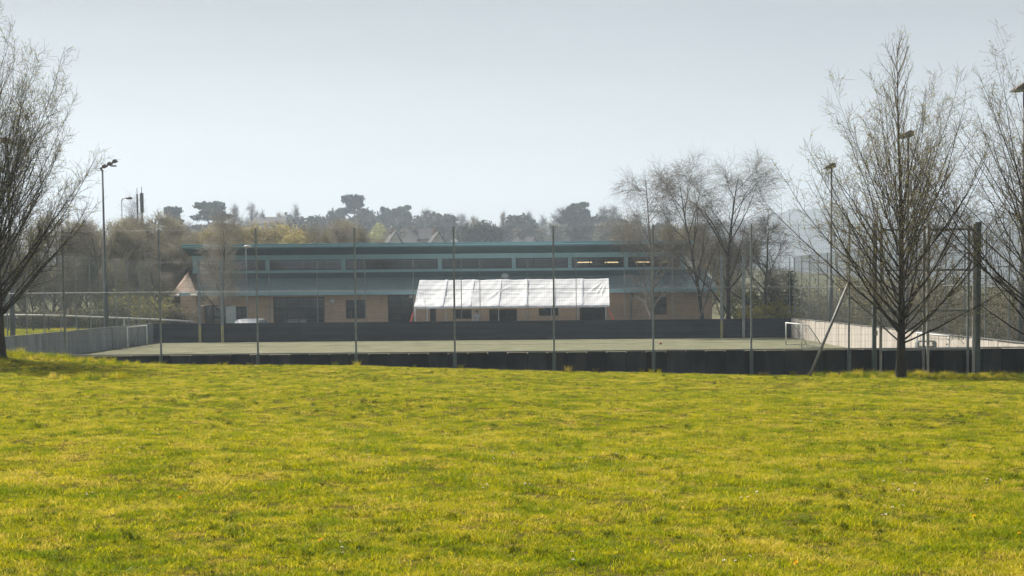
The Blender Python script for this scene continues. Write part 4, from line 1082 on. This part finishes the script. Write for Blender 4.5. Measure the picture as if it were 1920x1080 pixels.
def clump_tree(key, seed, H, style, m, n=5200, size=0.32):
    rg = np.random.default_rng(seed); Cn = []
    if style == 'dome':
        cs = [(rg.normal(0, 1.6), rg.normal(0, 1.6), H * rg.uniform(0.45, 0.85), rg.uniform(1.3, 2.3), 1.0) for _ in range(12)] + [(0, 0, H * 0.62, 3.4, 1.0)]
    elif style == 'cedar':
        cs = []
        for k in range(24):
            a = rg.uniform(0, math.tau); zf = rg.uniform(0.35, 0.97); rr = (1.05 - zf) * 6.5 + 0.8; u = rg.uniform(0.3, 1)
            cs.append((rr * u * math.cos(a), rr * u * math.sin(a), H * zf, rg.uniform(1.0, 1.9), 0.36))
    elif style == 'pine':
        cs = []
        for k in range(15):
            a = rg.uniform(0, math.tau); u = rg.uniform(0.1, 1)
            cs.append((3.3 * u * math.cos(a), 3.3 * u * math.sin(a), H * rg.uniform(0.66, 0.96) - 0.5 * u, rg.uniform(0.9, 1.6), 0.45))
    else:
        cs = [(rg.normal(0, 0.9), rg.normal(0, 0.9), H * rg.uniform(0.2, 0.95), rg.uniform(0.9, 1.5) * 1.0, 1.2) for _ in range(16)]
    per = n // len(cs)
    for (cx, cy, cz, r, fl) in cs:
        v = rg.normal(size=(per, 3)); v /= np.linalg.norm(v, axis=1, keepdims=True); v *= (r * rg.uniform(0.55, 1.08, (per, 1)))
        v[:, 2] *= fl; Cn.append(v + (cx, cy, cz))
    Cn = np.concatenate(Cn)
    tp, tr = grow(rg, np.zeros((1, 3)), np.array([[0.02, 0, 1.0]]), np.array([H * 0.9]), np.array([0.32]), 8, 0.05, 0.03, 0.2)
    parts = [tubes_np(tp, tr, 8)]
    for (cx, cy, cz, r, fl) in cs:
        b0 = np.array([[0, 0, max(0.5, cz - 0.5 * math.hypot(cx, cy) - 0.5)]]); d = np.array([[cx, cy, cz]]) - b0
        P, Rr = grow(rg, b0, d, np.array([np.linalg.norm(d)]), np.array([0.12]), 4, 0, 0.03, 0.3); parts.append(tubes_np(P, Rr, 5))
    VAR[key] = (cat_mesh('trunk', parts, M_bark), cat_mesh('crown', [quads_at(rg, Cn, size)], m), None, float(Cn[:, 2].max()))
clump_tree('cedar', 5, 13, 'cedar', M_ever)
clump_tree('dome', 6, 10, 'dome', M_ever, 6500)
clump_tree('pine', 8, 13, 'pine', M_ever, 4200)
clump_tree('dome2', 13, 10, 'dome', leaf_mat('ivy_leaves', (0.06, 0.062, 0.04), (0.095, 0.085, 0.055), trans=0.2, scale=0.3), 6500)
clump_tree('bush', 15, 6, 'bush', leaf_mat('spring_leaves', (0.22, 0.25, 0.05), (0.36, 0.36, 0.10), trans=0.45, scale=0.3), 5000, 0.22)

def put(key, px, ytop, Y, label, wide=1.0, group=None, name='bare_tree', z0=None, rz=None, dip=0.0):
    tme, cme, lme, h = VAR[key]
    t = at(px, ytop, Y); z = float(land_z(t.x, Y)) - 0.05 - dip if z0 is None else z0
    s = (t.z - z) / h
    cn = 'crown' if key in ('cedar', 'dome', 'pine', 'dome2', 'bush') else 'branches'
    return tree_obj(name, label, (t.x, Y, z), tme, cme, lme, rz=random.uniform(0, 6.28) if rz is None else rz, sc=(s * wide, s * wide, s), group=group, crown_name=cn)

# thicket left of the school
for i, (px, yt, Y, k) in enumerate(((-40, 400, 122, 'brown1'), (40, 412, 124, 'brown2'), (95, 392, 121, 'brown1'), (138, 402, 124, 'brown2'), (160, 418, 134, 'brown1'), (182, 398, 122, 'brown2'), (205, 408, 130, 'brown1'),
                                  (226, 400, 123, 'brown1'), (250, 412, 132, 'brown2'), (272, 396, 125, 'brown2'), (296, 388, 129, 'brown1'), (316, 405, 124, 'brown2'), (338, 402, 131, 'brown1'), (345, 430, 122, 'brown2'),
                                  (120, 470, 118, 'brown2'), (215, 480, 118.5, 'brown1'), (290, 478, 118, 'brown2'), (60, 470, 119, 'brown1'), (5, 440, 119, 'brown2'))):
    put(k, px, yt, Y, 'brown twiggy tree in the thicket behind the left fence', 1.0, 'brown trees behind the left fence', 'thicket_tree')
# pale golden trees rising behind the school roof
for i, (px, yt, Y, k) in enumerate(((372, 425, 142, 'gold1'), (392, 412, 147, 'gold2'), (418, 418, 143, 'gold1'), (440, 410, 149, 'gold1'), (462, 416, 144, 'gold2'), (486, 418, 148, 'gold2'), (508, 405, 150, 'gold1'),
                                  (530, 415, 146, 'gold1'), (552, 432, 143, 'gold2'))):
    put(k, px, yt, Y, 'golden budding tree behind the left of the school roof, ' + ['leftmost', 'second', 'third', 'fourth', 'fifth', 'sixth', 'seventh', 'eighth', 'rightmost'][i] + (' from the left' if 0 < i < 8 else ' of the row'), 0.95, 'golden trees behind the school roof', 'budding_tree')
for i, (px, yt, Y, k) in enumerate(((575, 425, 152, 'brown2'), (598, 410, 156, 'pale1'), (622, 402, 153, 'pale1'), (645, 404, 158, 'brown1'), (668, 415, 154, 'pale1'), (690, 432, 156, 'brown2'), (716, 440, 160, 'brown1'))):
    put(k, px, yt, Y, 'grey-brown bare tree behind the roof right of the golden ones, ' + ['leftmost', 'second', 'third', 'fourth', 'fifth', 'sixth', 'rightmost'][i] + (' from the left' if 0 < i < 6 else ' of the row'), 0.95, 'grey-brown trees behind the school roof', 'bare_tree')
for i, (px, yt, Y, k) in enumerate(((1160, 408, 150, 'brown2'), (1250, 412, 146, 'brown1'), (1290, 415, 140, 'brown1'), (1325, 410, 136, 'brown2'), (1180, 425, 165, 'brown1'), (1355, 440, 128, 'brown1'))):
    put(k, px, yt, Y, 'brown bare tree behind the right half of the school roof', 0.95, 'brown trees behind the school roof at the right', 'bare_tree')

# skyline trees on the town slope
SKY = [('cedar', 398, 378, 330, 1.25, 'broad dark cedar with layered boughs above the golden trees'),
       ('cedar', 322, 388, 320, 0.8, 'small dark cedar on the skyline right of the masts'),
       ('far1', 449, 376, 360, 0.55, 'tall round-headed bare tree, left of the skyline pair right of the cedar'),
       ('far1', 470, 373, 360, 0.55, 'tall round-headed bare tree, right of the skyline pair right of the cedar'),
       ('far2', 494, 386, 370, 0.55, 'small bare skyline tree between the tall pair and the grey houses'),
       ('far2', 551, 375, 370, 0.55, 'lone round-headed bare tree above the grey house roofs'),
       ('far3', 525, 393, 360, 0.6, 'low bare skyline tree beside the lone round-headed one'),
       ('dome', 578, 402, 350, 1.1, 'wide dark rounded tree between the houses and the great conifer'),
       ('cedar', 660, 366, 380, 0.95, 'tallest dark conifer on the skyline, above the bare grey trees'),
       ('dome', 628, 392, 370, 0.7, 'dark rounded tree at the left foot of the tallest conifer'),
       ('dome', 702, 390, 390, 0.9, 'dark flat-topped tree at the right foot of the tallest conifer'),
       ('dome2', 683, 396, 350, 0.65, 'brownish leafy tree in front of the tallest conifer'),
       ('pine', 728, 388, 390, 0.6, 'small pine right of the flat-topped tree on the skyline'),
       ('pine', 757, 385, 380, 0.8, 'dark pine with ragged top above the white gabled houses'),
       ('dome2', 770, 405, 370, 1.0, 'grey-green rounded tree under the ragged pine'),
       ('far1', 793, 386, 370, 0.8, 'bare tree with fanned crown right of the ragged pine'),
       ('dome2', 818, 395, 360, 1.15, 'wide rounded ivy-grey tree above the second white gable'),
       ('far1', 858, 394, 370, 0.9, 'fan-shaped bare tree on the skyline just right of the centre-left fence post'),
       ('far3', 890, 400, 370, 0.7, 'narrow bare skyline tree left of the low gap'),
       ('far2', 912, 412, 380, 0.8, 'low bare tree in the gap of the skyline'),
       ('far3', 942, 391, 370, 0.45, 'crooked bare stem on the skyline left of the dark dome tree'),
       ('dome', 973, 400, 350, 1.05, 'dark dome-shaped evergreen at the middle of the skyline'),
       ('far1', 985, 390, 390, 0.6, 'bare crown showing behind the dark dome-shaped evergreen'),
       ('far2', 1014, 396, 370, 0.7, 'bare tree just right of the dark dome-shaped evergreen'),
       ('far1', 1050, 383, 370, 1.15, 'wide spreading bare tree left of the flat-topped pine'),
       ('pine', 1086, 379, 350, 1.0, 'flat-topped pine on a tall bare stem on the skyline'),
       ('far1', 1120, 381, 370, 0.85, 'round bare tree immediately right of the flat-topped pine'),
       ('far1', 1146, 378, 360, 0.8, 'tallest bare skyline tree before the silver birch'),
       ('dome', 1112, 402, 345, 1.0, 'dark evergreen mass below the flat-topped pine'),
       ('dome2', 1148, 404, 345, 1.0, 'brownish rounded tree at the right end of the skyline row'),
       ('bush', 710, 418, 300, 0.8, 'small bright lime-green tree before the white gabled houses'),
       ('far2', 1190, 392, 350, 0.8, 'bare skyline tree partly behind the silver birch'),
       ('far1', 1262, 400, 340, 0.8, 'bare skyline tree between the birch and the feathery pair')]
ORD = ['leftmost', 'second from the left', 'third from the left', 'fourth from the left', 'fifth from the left', 'sixth from the left', 'seventh from the left', 'eighth from the left', 'rightmost']
for k, px, yt, Y, wd, lb in SKY:
    put(k, px, yt, Y * 1.5, lb, wd * 0.9, 'trees on the skyline', {'cedar': 'conifer', 'pine': 'pine_tree', 'dome': 'evergreen_tree', 'dome2': 'rounded_tree', 'bush': 'leafy_tree'}.get(k, 'bare_tree'))
random.seed(99)
for i in range(46):
    px = 360 + i * 21 + random.uniform(-8, 8)
    if 715 < px < 835 : yt = random.uniform(418, 426) 
    else: yt = random.uniform(406, 424)
    Y = random.uniform(400, 560)
    k = random.choice(['far1', 'far2', 'far3', 'far1', 'dome2', 'far3'])
    put(k, px, yt, Y, 'hazy grey tree low on the town slope above the school roof', random.uniform(0.9, 1.4), 'hazy trees on the town slope', 'hazy_tree')

# houses on the slope
M_hw = mat('house_render', (0.55, 0.53, 0.50), (0.45, 0.43, 0.40), rough=0.9, scale=0.5)
M_hr = mat('house_roof', (0.085, 0.078, 0.08), (0.06, 0.056, 0.058), rough=0.9, scale=0.5)
M_hb = mat('house_brick', (0.30, 0.21, 0.17), (0.24, 0.17, 0.13), rough=0.9, scale=0.5)
def house(px, yt, Y, w, d, hh, rz, label, wallm=M_hw):
    t = at(px, yt, Y); z0 = float(land_z(t.x, Y)) - 1.5
    root = empty('house', (t.x, Y, z0), rz, label, 'house', 'houses on the town slope')
    H = t.z - z0; e = H - hh
    MB().prism([(-w / 2, 0), (w / 2, 0), (w / 2, e), (0, H - 0.1), (-w / 2, e)], -d / 2, d / 2, axis='y').obj('wall', wallm, root)
    rf_ = MB()
    for s in (-1, 1):
        rf_.hexa([(s * (w / 2 + 0.35), -d / 2 - 0.3, e - 0.25), (s * (w / 2 + 0.35), d / 2 + 0.3, e - 0.25), (0, d / 2 + 0.3, H), (0, -d / 2 - 0.3, H),
                  (s * (w / 2 + 0.35), -d / 2 - 0.3, e - 0.05), (s * (w / 2 + 0.35), d / 2 + 0.3, e - 0.05), (0, d / 2 + 0.3, H + 0.2), (0, -d / 2 - 0.3, H + 0.2)])
    r = rf_.obj('roof', M_hr, root)
    MB().box(-0.4, 0.4, d / 4 - 0.4, d / 4 + 0.4, H - 0.8, H + 1.1).obj('chimney', M_hb, root)
    for zf in (e * 0.55, e * 0.85):
        for xx in (-w * 0.22, w * 0.22):
            f = MB().box(xx - 0.6, xx + 0.6, -d / 2 - 0.04, -d / 2 - 0.003, zf - 0.6, zf + 0.6).obj('window', M_white, root)
            MB().box(xx - 0.5, xx + 0.5, -d / 2 - 0.05, -d / 2 - 0.042, zf - 0.5, zf + 0.5).obj('pane', M_glass, f)
house(737, 437, 340, 4.2, 7, 3.4, R(12), 'white gabled house on the slope, left of the two gables over the school roof')
house(818, 437, 340, 4.0, 7, 3.2, R(10), 'white gabled house on the slope, right of the two gables over the school roof')
house(786, 431, 420, 6, 6, 2.4, R(88), 'long-roofed brown house between the two white gables', M_hb)
house(757, 447, 400, 5.5, 7, 2.4, R(70), 'small low house just right of the left white gable', M_hb)
house(508, 408, 520, 8, 10, 2.0, R(86), 'pale house with long level roof on the skyline above the golden trees')
house(538, 404, 525, 8, 6, 2.2, R(20), 'hip-shouldered grey house right of the long level roof on the skyline')
house(900, 447, 420, 5, 5, 2.2, R(75), 'low brick house with orange-lit wall over the middle of the school roof', M_hb)
house(985, 446, 420, 5, 5, 2.2, R(60), 'small house beneath the dark dome-shaped evergreen', M_hw)
house(865, 446, 430, 5, 6, 2.6, R(40), 'brown gabled house half hidden by trees left of the low brick house', M_hb)

# distant wooded ridge at the right
def ridge_z(x, y):
    px = 960 + x / y * F_PX
    top = np.interp(px, [900, 1200, 1380, 1440, 1480, 1530, 1600, 1700, 1800, 1920, 2300, 3200], [448, 436, 418, 408, 398, 395, 394, 390, 396, 404, 420, 440])
    zt = 3.05 + (545 - (px - 960) * 0.0087 - top) / F_PX * 2000
    f = np.exp(-((y - 2000) / 330.0) ** 2)
    n = 2.2 * np.sin(x * 0.09 + y * 0.05) + 1.6 * np.sin(x * 0.21 - y * 0.08) + 1.2 * np.sin(x * 0.47)
    return 4 + (zt - 4 + n * 0.9) * f * np.where(px > 900, 1, 0.6)
hl = grid_obj('hills', np.linspace(-300, 2300, 420), np.linspace(1250, 2700, 90), ridge_z, mat('ridge_wood', (0.018, 0.026, 0.022), (0.045, 0.052, 0.04), rough=1, scale=0.012, lo=0.45, hi=0.6, detail=10))
tag(hl, 'blue-grey wooded ridge far off behind the right-hand trees', None, None, 'structure')

# ------------------------------------------------------------------ shrubs beyond the court
def shrub(x, y, w, h, label, m, n=1500, size=0.07, group=None, twm=None, name='shrub', z0=None, flat=False):
    rg = np.random.default_rng(int(abs(x * 131 + y * 17)) + 3)
    z0 = float(land_z(x, y)) - 0.05 if z0 is None else z0
    root = empty(name, (x, y, z0), 0, label, 'hedge' if name == 'hedge' else 'shrub', group)
    ns = int(14 * max(1, w / 1.5))
    b = np.stack([rg.uniform(-w * 0.38, w * 0.38, ns), rg.uniform(-0.4, 0.4, ns), np.zeros(ns)], -1)
    d = np.stack([b[:, 0] * 0.5 + rg.normal(0, 0.25, ns), rg.normal(0, 0.3, ns), np.ones(ns)], -1)
    P1, R1 = grow(rg, b, d, h * rg.uniform(0.7, 1.02, ns), np.full(ns, 0.02), 8, 0.0, 0.09, 0.3)
    b, d, t, rr, ix = spawn(rg, P1, R1, 9, 0.1, 0.98, 0.8); P2, R2 = grow(rg, b, d, rg.uniform(0.3, 0.9, len(t)) * h * 0.35, np.full(len(t), 0.010), 5, 0.1, 0.12, 0.4)
    b, d, t, rr, ix = spawn(rg, P2, R2, 5, 0.1, 0.98, 0.8); P3, R3 = grow(rg, b, d, rg.uniform(0.15, 0.5, len(t)), np.full(len(t), 0.006), 3, 0, 0.12, 0.6)
    link_mesh('stem', cat_mesh('stem', [tubes_np(P1, R1, 5), tubes_np(P2, R2, 3), tubes_np(P3, R3, 3)], twm or M_twig_b), None, root)
    c = np.concatenate([P3[:, -1], P3[:, 1], P2[:, 3]]); c = c[rg.integers(0, len(c), n)] + rg.normal(0, 0.09, (n, 3)); c = c[c[:, 2] > 0.02]
    link_mesh('leaves', cat_mesh('leaves', [quads_at(rg, c, size)], m), None, root)
rs = random.Random(4)
yv = 53.0; i = 0
while yv < 108:
    w = rs.uniform(2.2, 3.4); x = 18.9 + rs.uniform(0, 1.6) + (yv - 50) * 0.015; hgt = rs.uniform(1.8, 3.3)
    shrub(x, yv, w, hgt, 'tangled olive-brown shrub behind the pale right wall', rs.choice([M_shrubb, M_shrub, M_shrubb]), n=1500, size=0.055, group='tangled shrubs behind the right wall')
    yv += rs.uniform(2.6, 3.6)
for j in range(16):
    x = rs.uniform(20, 30); y = rs.uniform(60, 122)
    shrub(x, y, rs.uniform(3, 4.5), rs.uniform(2.4, 4.4), 'loose olive shrub standing well back behind the right wall', rs.choice([M_shrubb, M_shrub, M_budbr]), n=1700, size=0.075, group='loose shrubs farther back behind the right wall')
for (px, yt, w, lb) in ((1420, 540, 2.6, 'green leafy shrub under the low bushy tree, left one'), (1455, 524, 2.6, 'green leafy shrub under the low bushy tree, right one')):
    t = at(px, yt, 111); shrub(t.x, 111, w, t.z, lb, M_shrub, n=4000, size=0.09, z0=0)
t = at(1447, 574, 106); shrub(t.x, 106, 2.9, t.z, 'bright yellow-green hedge showing over the right end of the far plank wall', M_hedge, n=5000, size=0.08, name='hedge', z0=0, twm=M_twig)
for (px, yt, w, lb) in ((205, 560, 2.6, 'dark green shrub behind the left fence, left of the pair'), (255, 545, 2.6, 'yellow-green shrub behind the left fence, right of the pair')):
    t = at(px, yt, 113); shrub(t.x, 113, w, t.z - 0.5, lb, M_shrub if px < 230 else M_hedge, n=1800, size=0.08, z0=0.5)
for j, px in enumerate((20, 62, 96, 140, 168, 300, 325)):
    t = at(px, 578 + (j % 3) * 5, 114); shrub(t.x, 114, 2.4, max(1.0, t.z - 0.6), 'low dark shrub along the bank behind the railing', M_shrubb, n=1500, size=0.07, z0=0.6, group='low shrubs behind the railing')
# tall dark tree trunk with ivy at the right end of the far wall
t = at(1482, 508, 108); iv = empty('ivy_post', (t.x, 108, 0), 0, 'dark ivy-clad stump beside the yellow-green hedge', 'stump')
MB().tube([(0, 0, 0), (0.03, 0, t.z * 0.5), (-0.02, 0, t.z - 0.1)], [0.14, 0.11, 0.08], 8).obj('trunk', M_bark, iv)
rg = np.random.default_rng(3); c = np.stack([rg.normal(0, 0.13, 1400), rg.normal(0, 0.13, 1400), rg.uniform(0, t.z, 1400)], -1)
link_mesh('ivy', cat_mesh('ivy', [quads_at(rg, c, 0.06)], M_ever), None, iv)

# ------------------------------------------------------------------ grass
M_grass = leaf_mat('grass_blades', (0.19, 0.26, 0.004), (0.58, 0.52, 0.008), trans=0.48, scale=0.9, rough=0.5, c3=(0.66, 0.52, 0.09), rnd=0.46)
M_grassd = leaf_mat('grass_lush', (0.04, 0.075, 0.004), (0.12, 0.14, 0.006), trans=0.3, scale=1.5, rough=0.5)
M_dry = leaf_mat('dry_stalks', (0.24, 0.19, 0.11), (0.32, 0.27, 0.17), trans=0.2, scale=2)
def tuft(seed, n, rad, h0, h1, w, m, lean=0.45):
    rg = np.random.default_rng(seed)
    a = rg.uniform(0, math.tau, n); r = rad * np.sqrt(rg.random(n)); b = np.stack([r * np.cos(a), r * np.sin(a), np.full(n, -0.008)], -1)
    h = rg.uniform(h0, h1, n); az = rg.uniform(0, math.tau, n); ln = rg.uniform(0.1, 1, n) * lean
    d1 = np.stack([np.cos(az) * ln, np.sin(az) * ln, np.ones(n)], -1); d2 = np.stack([np.cos(az) * (ln * 2.6 + 0.2), np.sin(az) * (ln * 2.6 + 0.2), np.ones(n) * 0.6], -1)
    wd = rg.uniform(0.6, 1.2, n)[:, None] * w; fa = rg.uniform(0, math.tau, n); sd = np.stack([np.cos(fa), np.sin(fa), np.zeros(n)], -1) * wd
    p1 = b + d1 * (h * 0.55)[:, None]; p2 = p1 + d2 * (h * 0.45)[:, None]
    V = np.stack([b - sd, b + sd, p1 + sd * 0.8, p1 - sd * 0.8, p2 + sd * 0.15, p2 - sd * 0.15], 1).reshape(-1, 3)
    q = np.array([[0, 1, 2, 3], [3, 2, 4, 5]]); Q = (np.arange(n)[:, None, None] * 6 + q[None]).reshape(-1, 4)
    return bpy.data.objects.new('tuft', mesh_np('tuft', V, Q, m, smooth=True))
def scatter(name, label, emitter_xy, zf, densf, coll, smin, smax, seed, dmax):
    xs, ys = emitter_xy
    o = grid_obj(name, xs, ys, zf, M_soil)
    xx, yy = np.meshgrid(xs, ys); dv = densf(xx, yy).ravel().astype(np.float32)
    at_ = o.data.attributes.new('dens', 'FLOAT', 'POINT'); at_.data.foreach_set('value', dv)
    ng = bpy.data.node_groups.new(name, 'GeometryNodeTree')
    ng.interface.new_socket('Geometry', in_out='INPUT', socket_type='NodeSocketGeometry'); ng.interface.new_socket('Geometry', in_out='OUTPUT', socket_type='NodeSocketGeometry')
    N, L = ng.nodes, ng.links
    gi, go = N.new('NodeGroupInput'), N.new('NodeGroupOutput')
    ds = N.new('GeometryNodeDistributePointsOnFaces'); ds.inputs['Density'].default_value = 1; ds.inputs['Seed'].default_value = seed
    na = N.new('GeometryNodeInputNamedAttribute'); na.data_type = 'FLOAT'; na.inputs[0].default_value = 'dens'
    ci = N.new('GeometryNodeCollectionInfo'); ci.inputs[0].default_value = coll; ci.inputs['Separate Children'].default_value = True; ci.inputs['Reset Children'].default_value = True
    ip = N.new('GeometryNodeInstanceOnPoints'); ip.inputs['Pick Instance'].default_value = True
    rr = N.new('FunctionNodeRandomValue'); rr.data_type = 'FLOAT_VECTOR'; rr.inputs[0].default_value = (-0.12, -0.12, 0); rr.inputs[1].default_value = (0.12, 0.12, 6.283)
    rsn = N.new('FunctionNodeRandomValue'); rsn.data_type = 'FLOAT'; rsn.inputs[2].default_value = smin; rsn.inputs[3].default_value = smax; rsn.inputs['Seed'].default_value = 5
    # patches of longer and shorter growth
    nzz = N.new('ShaderNodeTexNoise'); nzz.inputs['Scale'].default_value = 4.5; nzz.inputs['Detail'].default_value = 4
    mrr = N.new('ShaderNodeMapRange'); mrr.inputs[1].default_value = 0.35; mrr.inputs[2].default_value = 0.7; mrr.inputs[1].default_value = 0.38; mrr.inputs[2].default_value = 0.62; mrr.inputs[3].default_value = 0.45; mrr.inputs[4].default_value = 1.35
    mul = N.new('ShaderNodeMath'); mul.operation = 'MULTIPLY'
    L.new(nzz.outputs[0], mrr.inputs[0]); L.new(mrr.outputs[0], mul.inputs[0]); L.new(rsn.outputs[1], mul.inputs[1])
    L.new(gi.outputs[0], ds.inputs['Mesh']); L.new(na.outputs[0], ds.inputs['Density'])
    L.new(ds.outputs['Points'], ip.inputs['Points']); L.new(ci.outputs[0], ip.inputs['Instance'])
    L.new(rr.outputs[0], ip.inputs['Rotation']); L.new(mul.outputs[0], ip.inputs['Scale'])
    L.new(ip.outputs[0], go.inputs[0])
    md = o.modifiers.new('grow', 'NODES'); md.node_group = ng
    tag(o, label, None, None, 'stuff')
    return o
def coll(name, objs):
    c = bpy.data.collections.new(name)
    for o in objs: c.objects.link(o)
    return c
cA = coll('short_grass', [tuft(100 + i, 34, 0.085, 0.018, 0.052, 0.0026, M_grass, 0.7) for i in range(5)])
cB = coll('lush_grass', [tuft(200 + i, 70, 0.07, 0.05, 0.13, 0.0032, M_grassd, 0.55) for i in range(4)])
cC = coll('weed_grass', [tuft(300 + i, 60, 0.10, 0.08, 0.24, 0.004, M_grass, 0.6) for i in range(3)])
cD = coll('dry_weeds', [tuft(400 + i, 7, 0.10, 0.3, 0.62, 0.004, M_dry, 0.5) for i in range(4)])
def inview(x, y):
    half = 0.315 * y + 2.6
    return (np.abs(x) < half)
gxs, gys = np.linspace(-19, 19, 190), np.linspace(6.5, Y1 - 0.15, 220)
scatter('grass', 'short yellow-green mown grass covering the whole field', (gxs, gys), lawn_z,
        lambda x, y: np.where(inview(x, y), np.interp(y, [7, 14, 25, 50], [420, 280, 150, 100]), 0), cA, 0.6, 1.25, 1, 400)
def clumpf(x, y):
    n = (np.sin(x * 1.3 + 2.1 * np.sin(y * 0.37)) + np.sin(y * 1.1 + 1.7 * np.sin(x * 0.53 + 2)) + np.sin(x * 0.41 - y * 0.33)) / 3
    return np.where(inview(x, y), np.clip(n + 0.2, 0.06, 1) * np.interp(y, [9, 13, 18, 30], [34, 22, 12, 9]), 0)
scatter('grass_tufts', 'scattered tufts of longer darker green grass in the field', (gxs, gys), lawn_z, clumpf, cB, 0.22, 0.65, 9, 4)
def bankf(x, y):
    a = np.exp(-((x + 13.9) / 1.7) ** 2) * np.exp(-((y - 49.3) / 0.8) ** 2) * 40
    b = np.clip((x - 8.8) / 1.2, 0, 1) * 48 * np.exp(-((y - 49.1) / 0.75) ** 2)
    c = 3.0 * np.exp(-((y - 49.8) / 0.25) ** 2)
    d = 22 * np.exp(-((x + 10.4) / 0.75) ** 2) * np.exp(-((y - 40.5) / 0.8) ** 2)
    return a + b + c + d
scatter('grass_bank', 'longer tufty grass round the tree feet and along the near wall', (np.linspace(-19, 19, 200), np.linspace(38, Y1 - 0.15, 90)), lawn_z, bankf, cC, 0.55, 1.05, 4, 40)
scatter('dry_weeds', 'dry pale weed stalks standing before the gate at the right', (np.linspace(12.4, 19, 30), np.linspace(49.5, Y1 - 0.16, 6)), lawn_z, lambda x, y: np.full_like(x, 7.0), cD, 0.6, 1.1, 6, 7)
bk = MB()
scatter('bank_grass', 'green grass on the bank behind the left wall', (np.linspace(-46, -23.0, 50), np.linspace(70, 118, 50)), lambda x, y: land_z(x, y) + 0.004,
        lambda x, y: np.full_like(x, 16.0), coll('bank_tufts', [tuft(500 + i, 40, 0.25, 0.06, 0.14, 0.012, M_grass, 0.7) for i in range(2)]), 0.8, 1.3, 8, 16)

# dandelions and daisies
M_dand = leaf_mat('dandelion_petals', (0.75, 0.42, 0.01), (0.85, 0.52, 0.02), trans=0.3)
M_dais = leaf_mat('daisy_petals', (0.75, 0.74, 0.76), (0.82, 0.81, 0.83), trans=0.3)
M_stem = leaf_mat('flower_stem', (0.10, 0.16, 0.03), (0.12, 0.18, 0.04), trans=0.3)
def flower_mesh(rad, m, h, double):
    st = MB().tube([(0, 0, 0), (0.004, 0, h * 0.5), (0, 0, h)], 0.0018, 4).mesh('stem', M_stem)
    p = MB()
    for ring, (k, r_, zt) in enumerate(((12, rad, 0.004), (9, rad * 0.7, 0.010)) if double else ((12, rad, 0.003),)):
        for i in range(k):
            a = math.tau * i / k + ring; ca, sa = math.cos(a), math.sin(a); w = rad * 0.22
            p.poly([(0.1 * r_ * ca, 0.1 * r_ * sa, h), (r_ * 0.7 * ca - w * sa, r_ * 0.7 * sa + w * ca, h + zt), (r_ * ca, r_ * sa, h + zt * 1.2), (r_ * 0.7 * ca + w * sa, r_ * 0.7 * sa - w * ca, h + zt)])
    hd = p.mesh('petals', m)
    ct = MB().sphere((0, 0, h + 0.003), rad * 0.3, rad * 0.3, 0.004, 8, 4).mesh('centre', M_dand)
    return st, hd, ct
dm = flower_mesh(0.020, M_dand, 0.075, True); ym = flower_mesh(0.0125, M_dais, 0.055, False)
def lawn_hit(px, py):
    y = 30.0
    for _ in range(40):
        p = at(px, py, y); g = float(lawn_z(p.x, y)); y += (p.z - g) / max((3.05 - g) / y, 0.02) * 0.8; y = min(max(y, 5), 49.9)
    p = at(px, py, y); return p.x, y, float(lawn_z(p.x, y))
def flower(name, ms, px, py, label, group, cat, tilt=(0, 0)):
    x, y, z = lawn_hit(px, py); root = empty(name, (x, y, z), random.uniform(0, 6), label, cat, group)
    root.rotation_euler.x, root.rotation_euler.y = tilt
    link_mesh('stem', ms[0], None, root); link_mesh('petals', ms[1], None, root); link_mesh('centre', ms[2], None, root)
for px, py, lb in ((1835, 985, 'yellow dandelion near the right edge, left of the pair at lower right'), (1918, 1020, 'yellow dandelion cut by the right edge at lower right'),
                   (609, 1028, 'yellow dandelion low in the grass left of centre near the bottom'), (1768, 762, 'tiny yellow dandelion in the distance below the gate'),
                   (1083, 802, 'tiny yellow dandelion in the middle distance right of centre'), (959, 772, 'tiny yellow dandelion in the distance at the centre'),
                   (340, 948, 'orange-yellow dandelion left of centre, up and left of the low one'), (1504, 1070, 'small yellow dandelion at the bottom right of centre')):
    flower('dandelion', dm, px, py, lb, 'dandelions in the field', 'flower', (random.uniform(0.3, 0.8), 0))
rd = random.Random(12)
for (cx_, cy_, n) in ((245, 845, 5), (265, 815, 4), (680, 862, 5), (938, 860, 5), (1120, 868, 5), (900, 920, 4), (978, 905, 3), (1150, 890, 3), (1250, 930, 3), (1660, 965, 5), (1690, 920, 5), (1700, 880, 3), (1530, 790, 4), (1860, 905, 4), (60, 905, 2), (170, 935, 3), (640, 1035, 3), (1100, 1058, 2),
                      (1380, 1058, 3), (535, 790, 3), (1180, 850, 3), (1410, 940, 3)):
    for k in range(n):
        flower('daisy', ym, cx_ + rd.gauss(0, 16), cy_ + rd.gauss(0, 7), 'tiny white daisy scattered in the short grass', 'daisies in the field', 'flower', (rd.uniform(0, 0.6), 0))
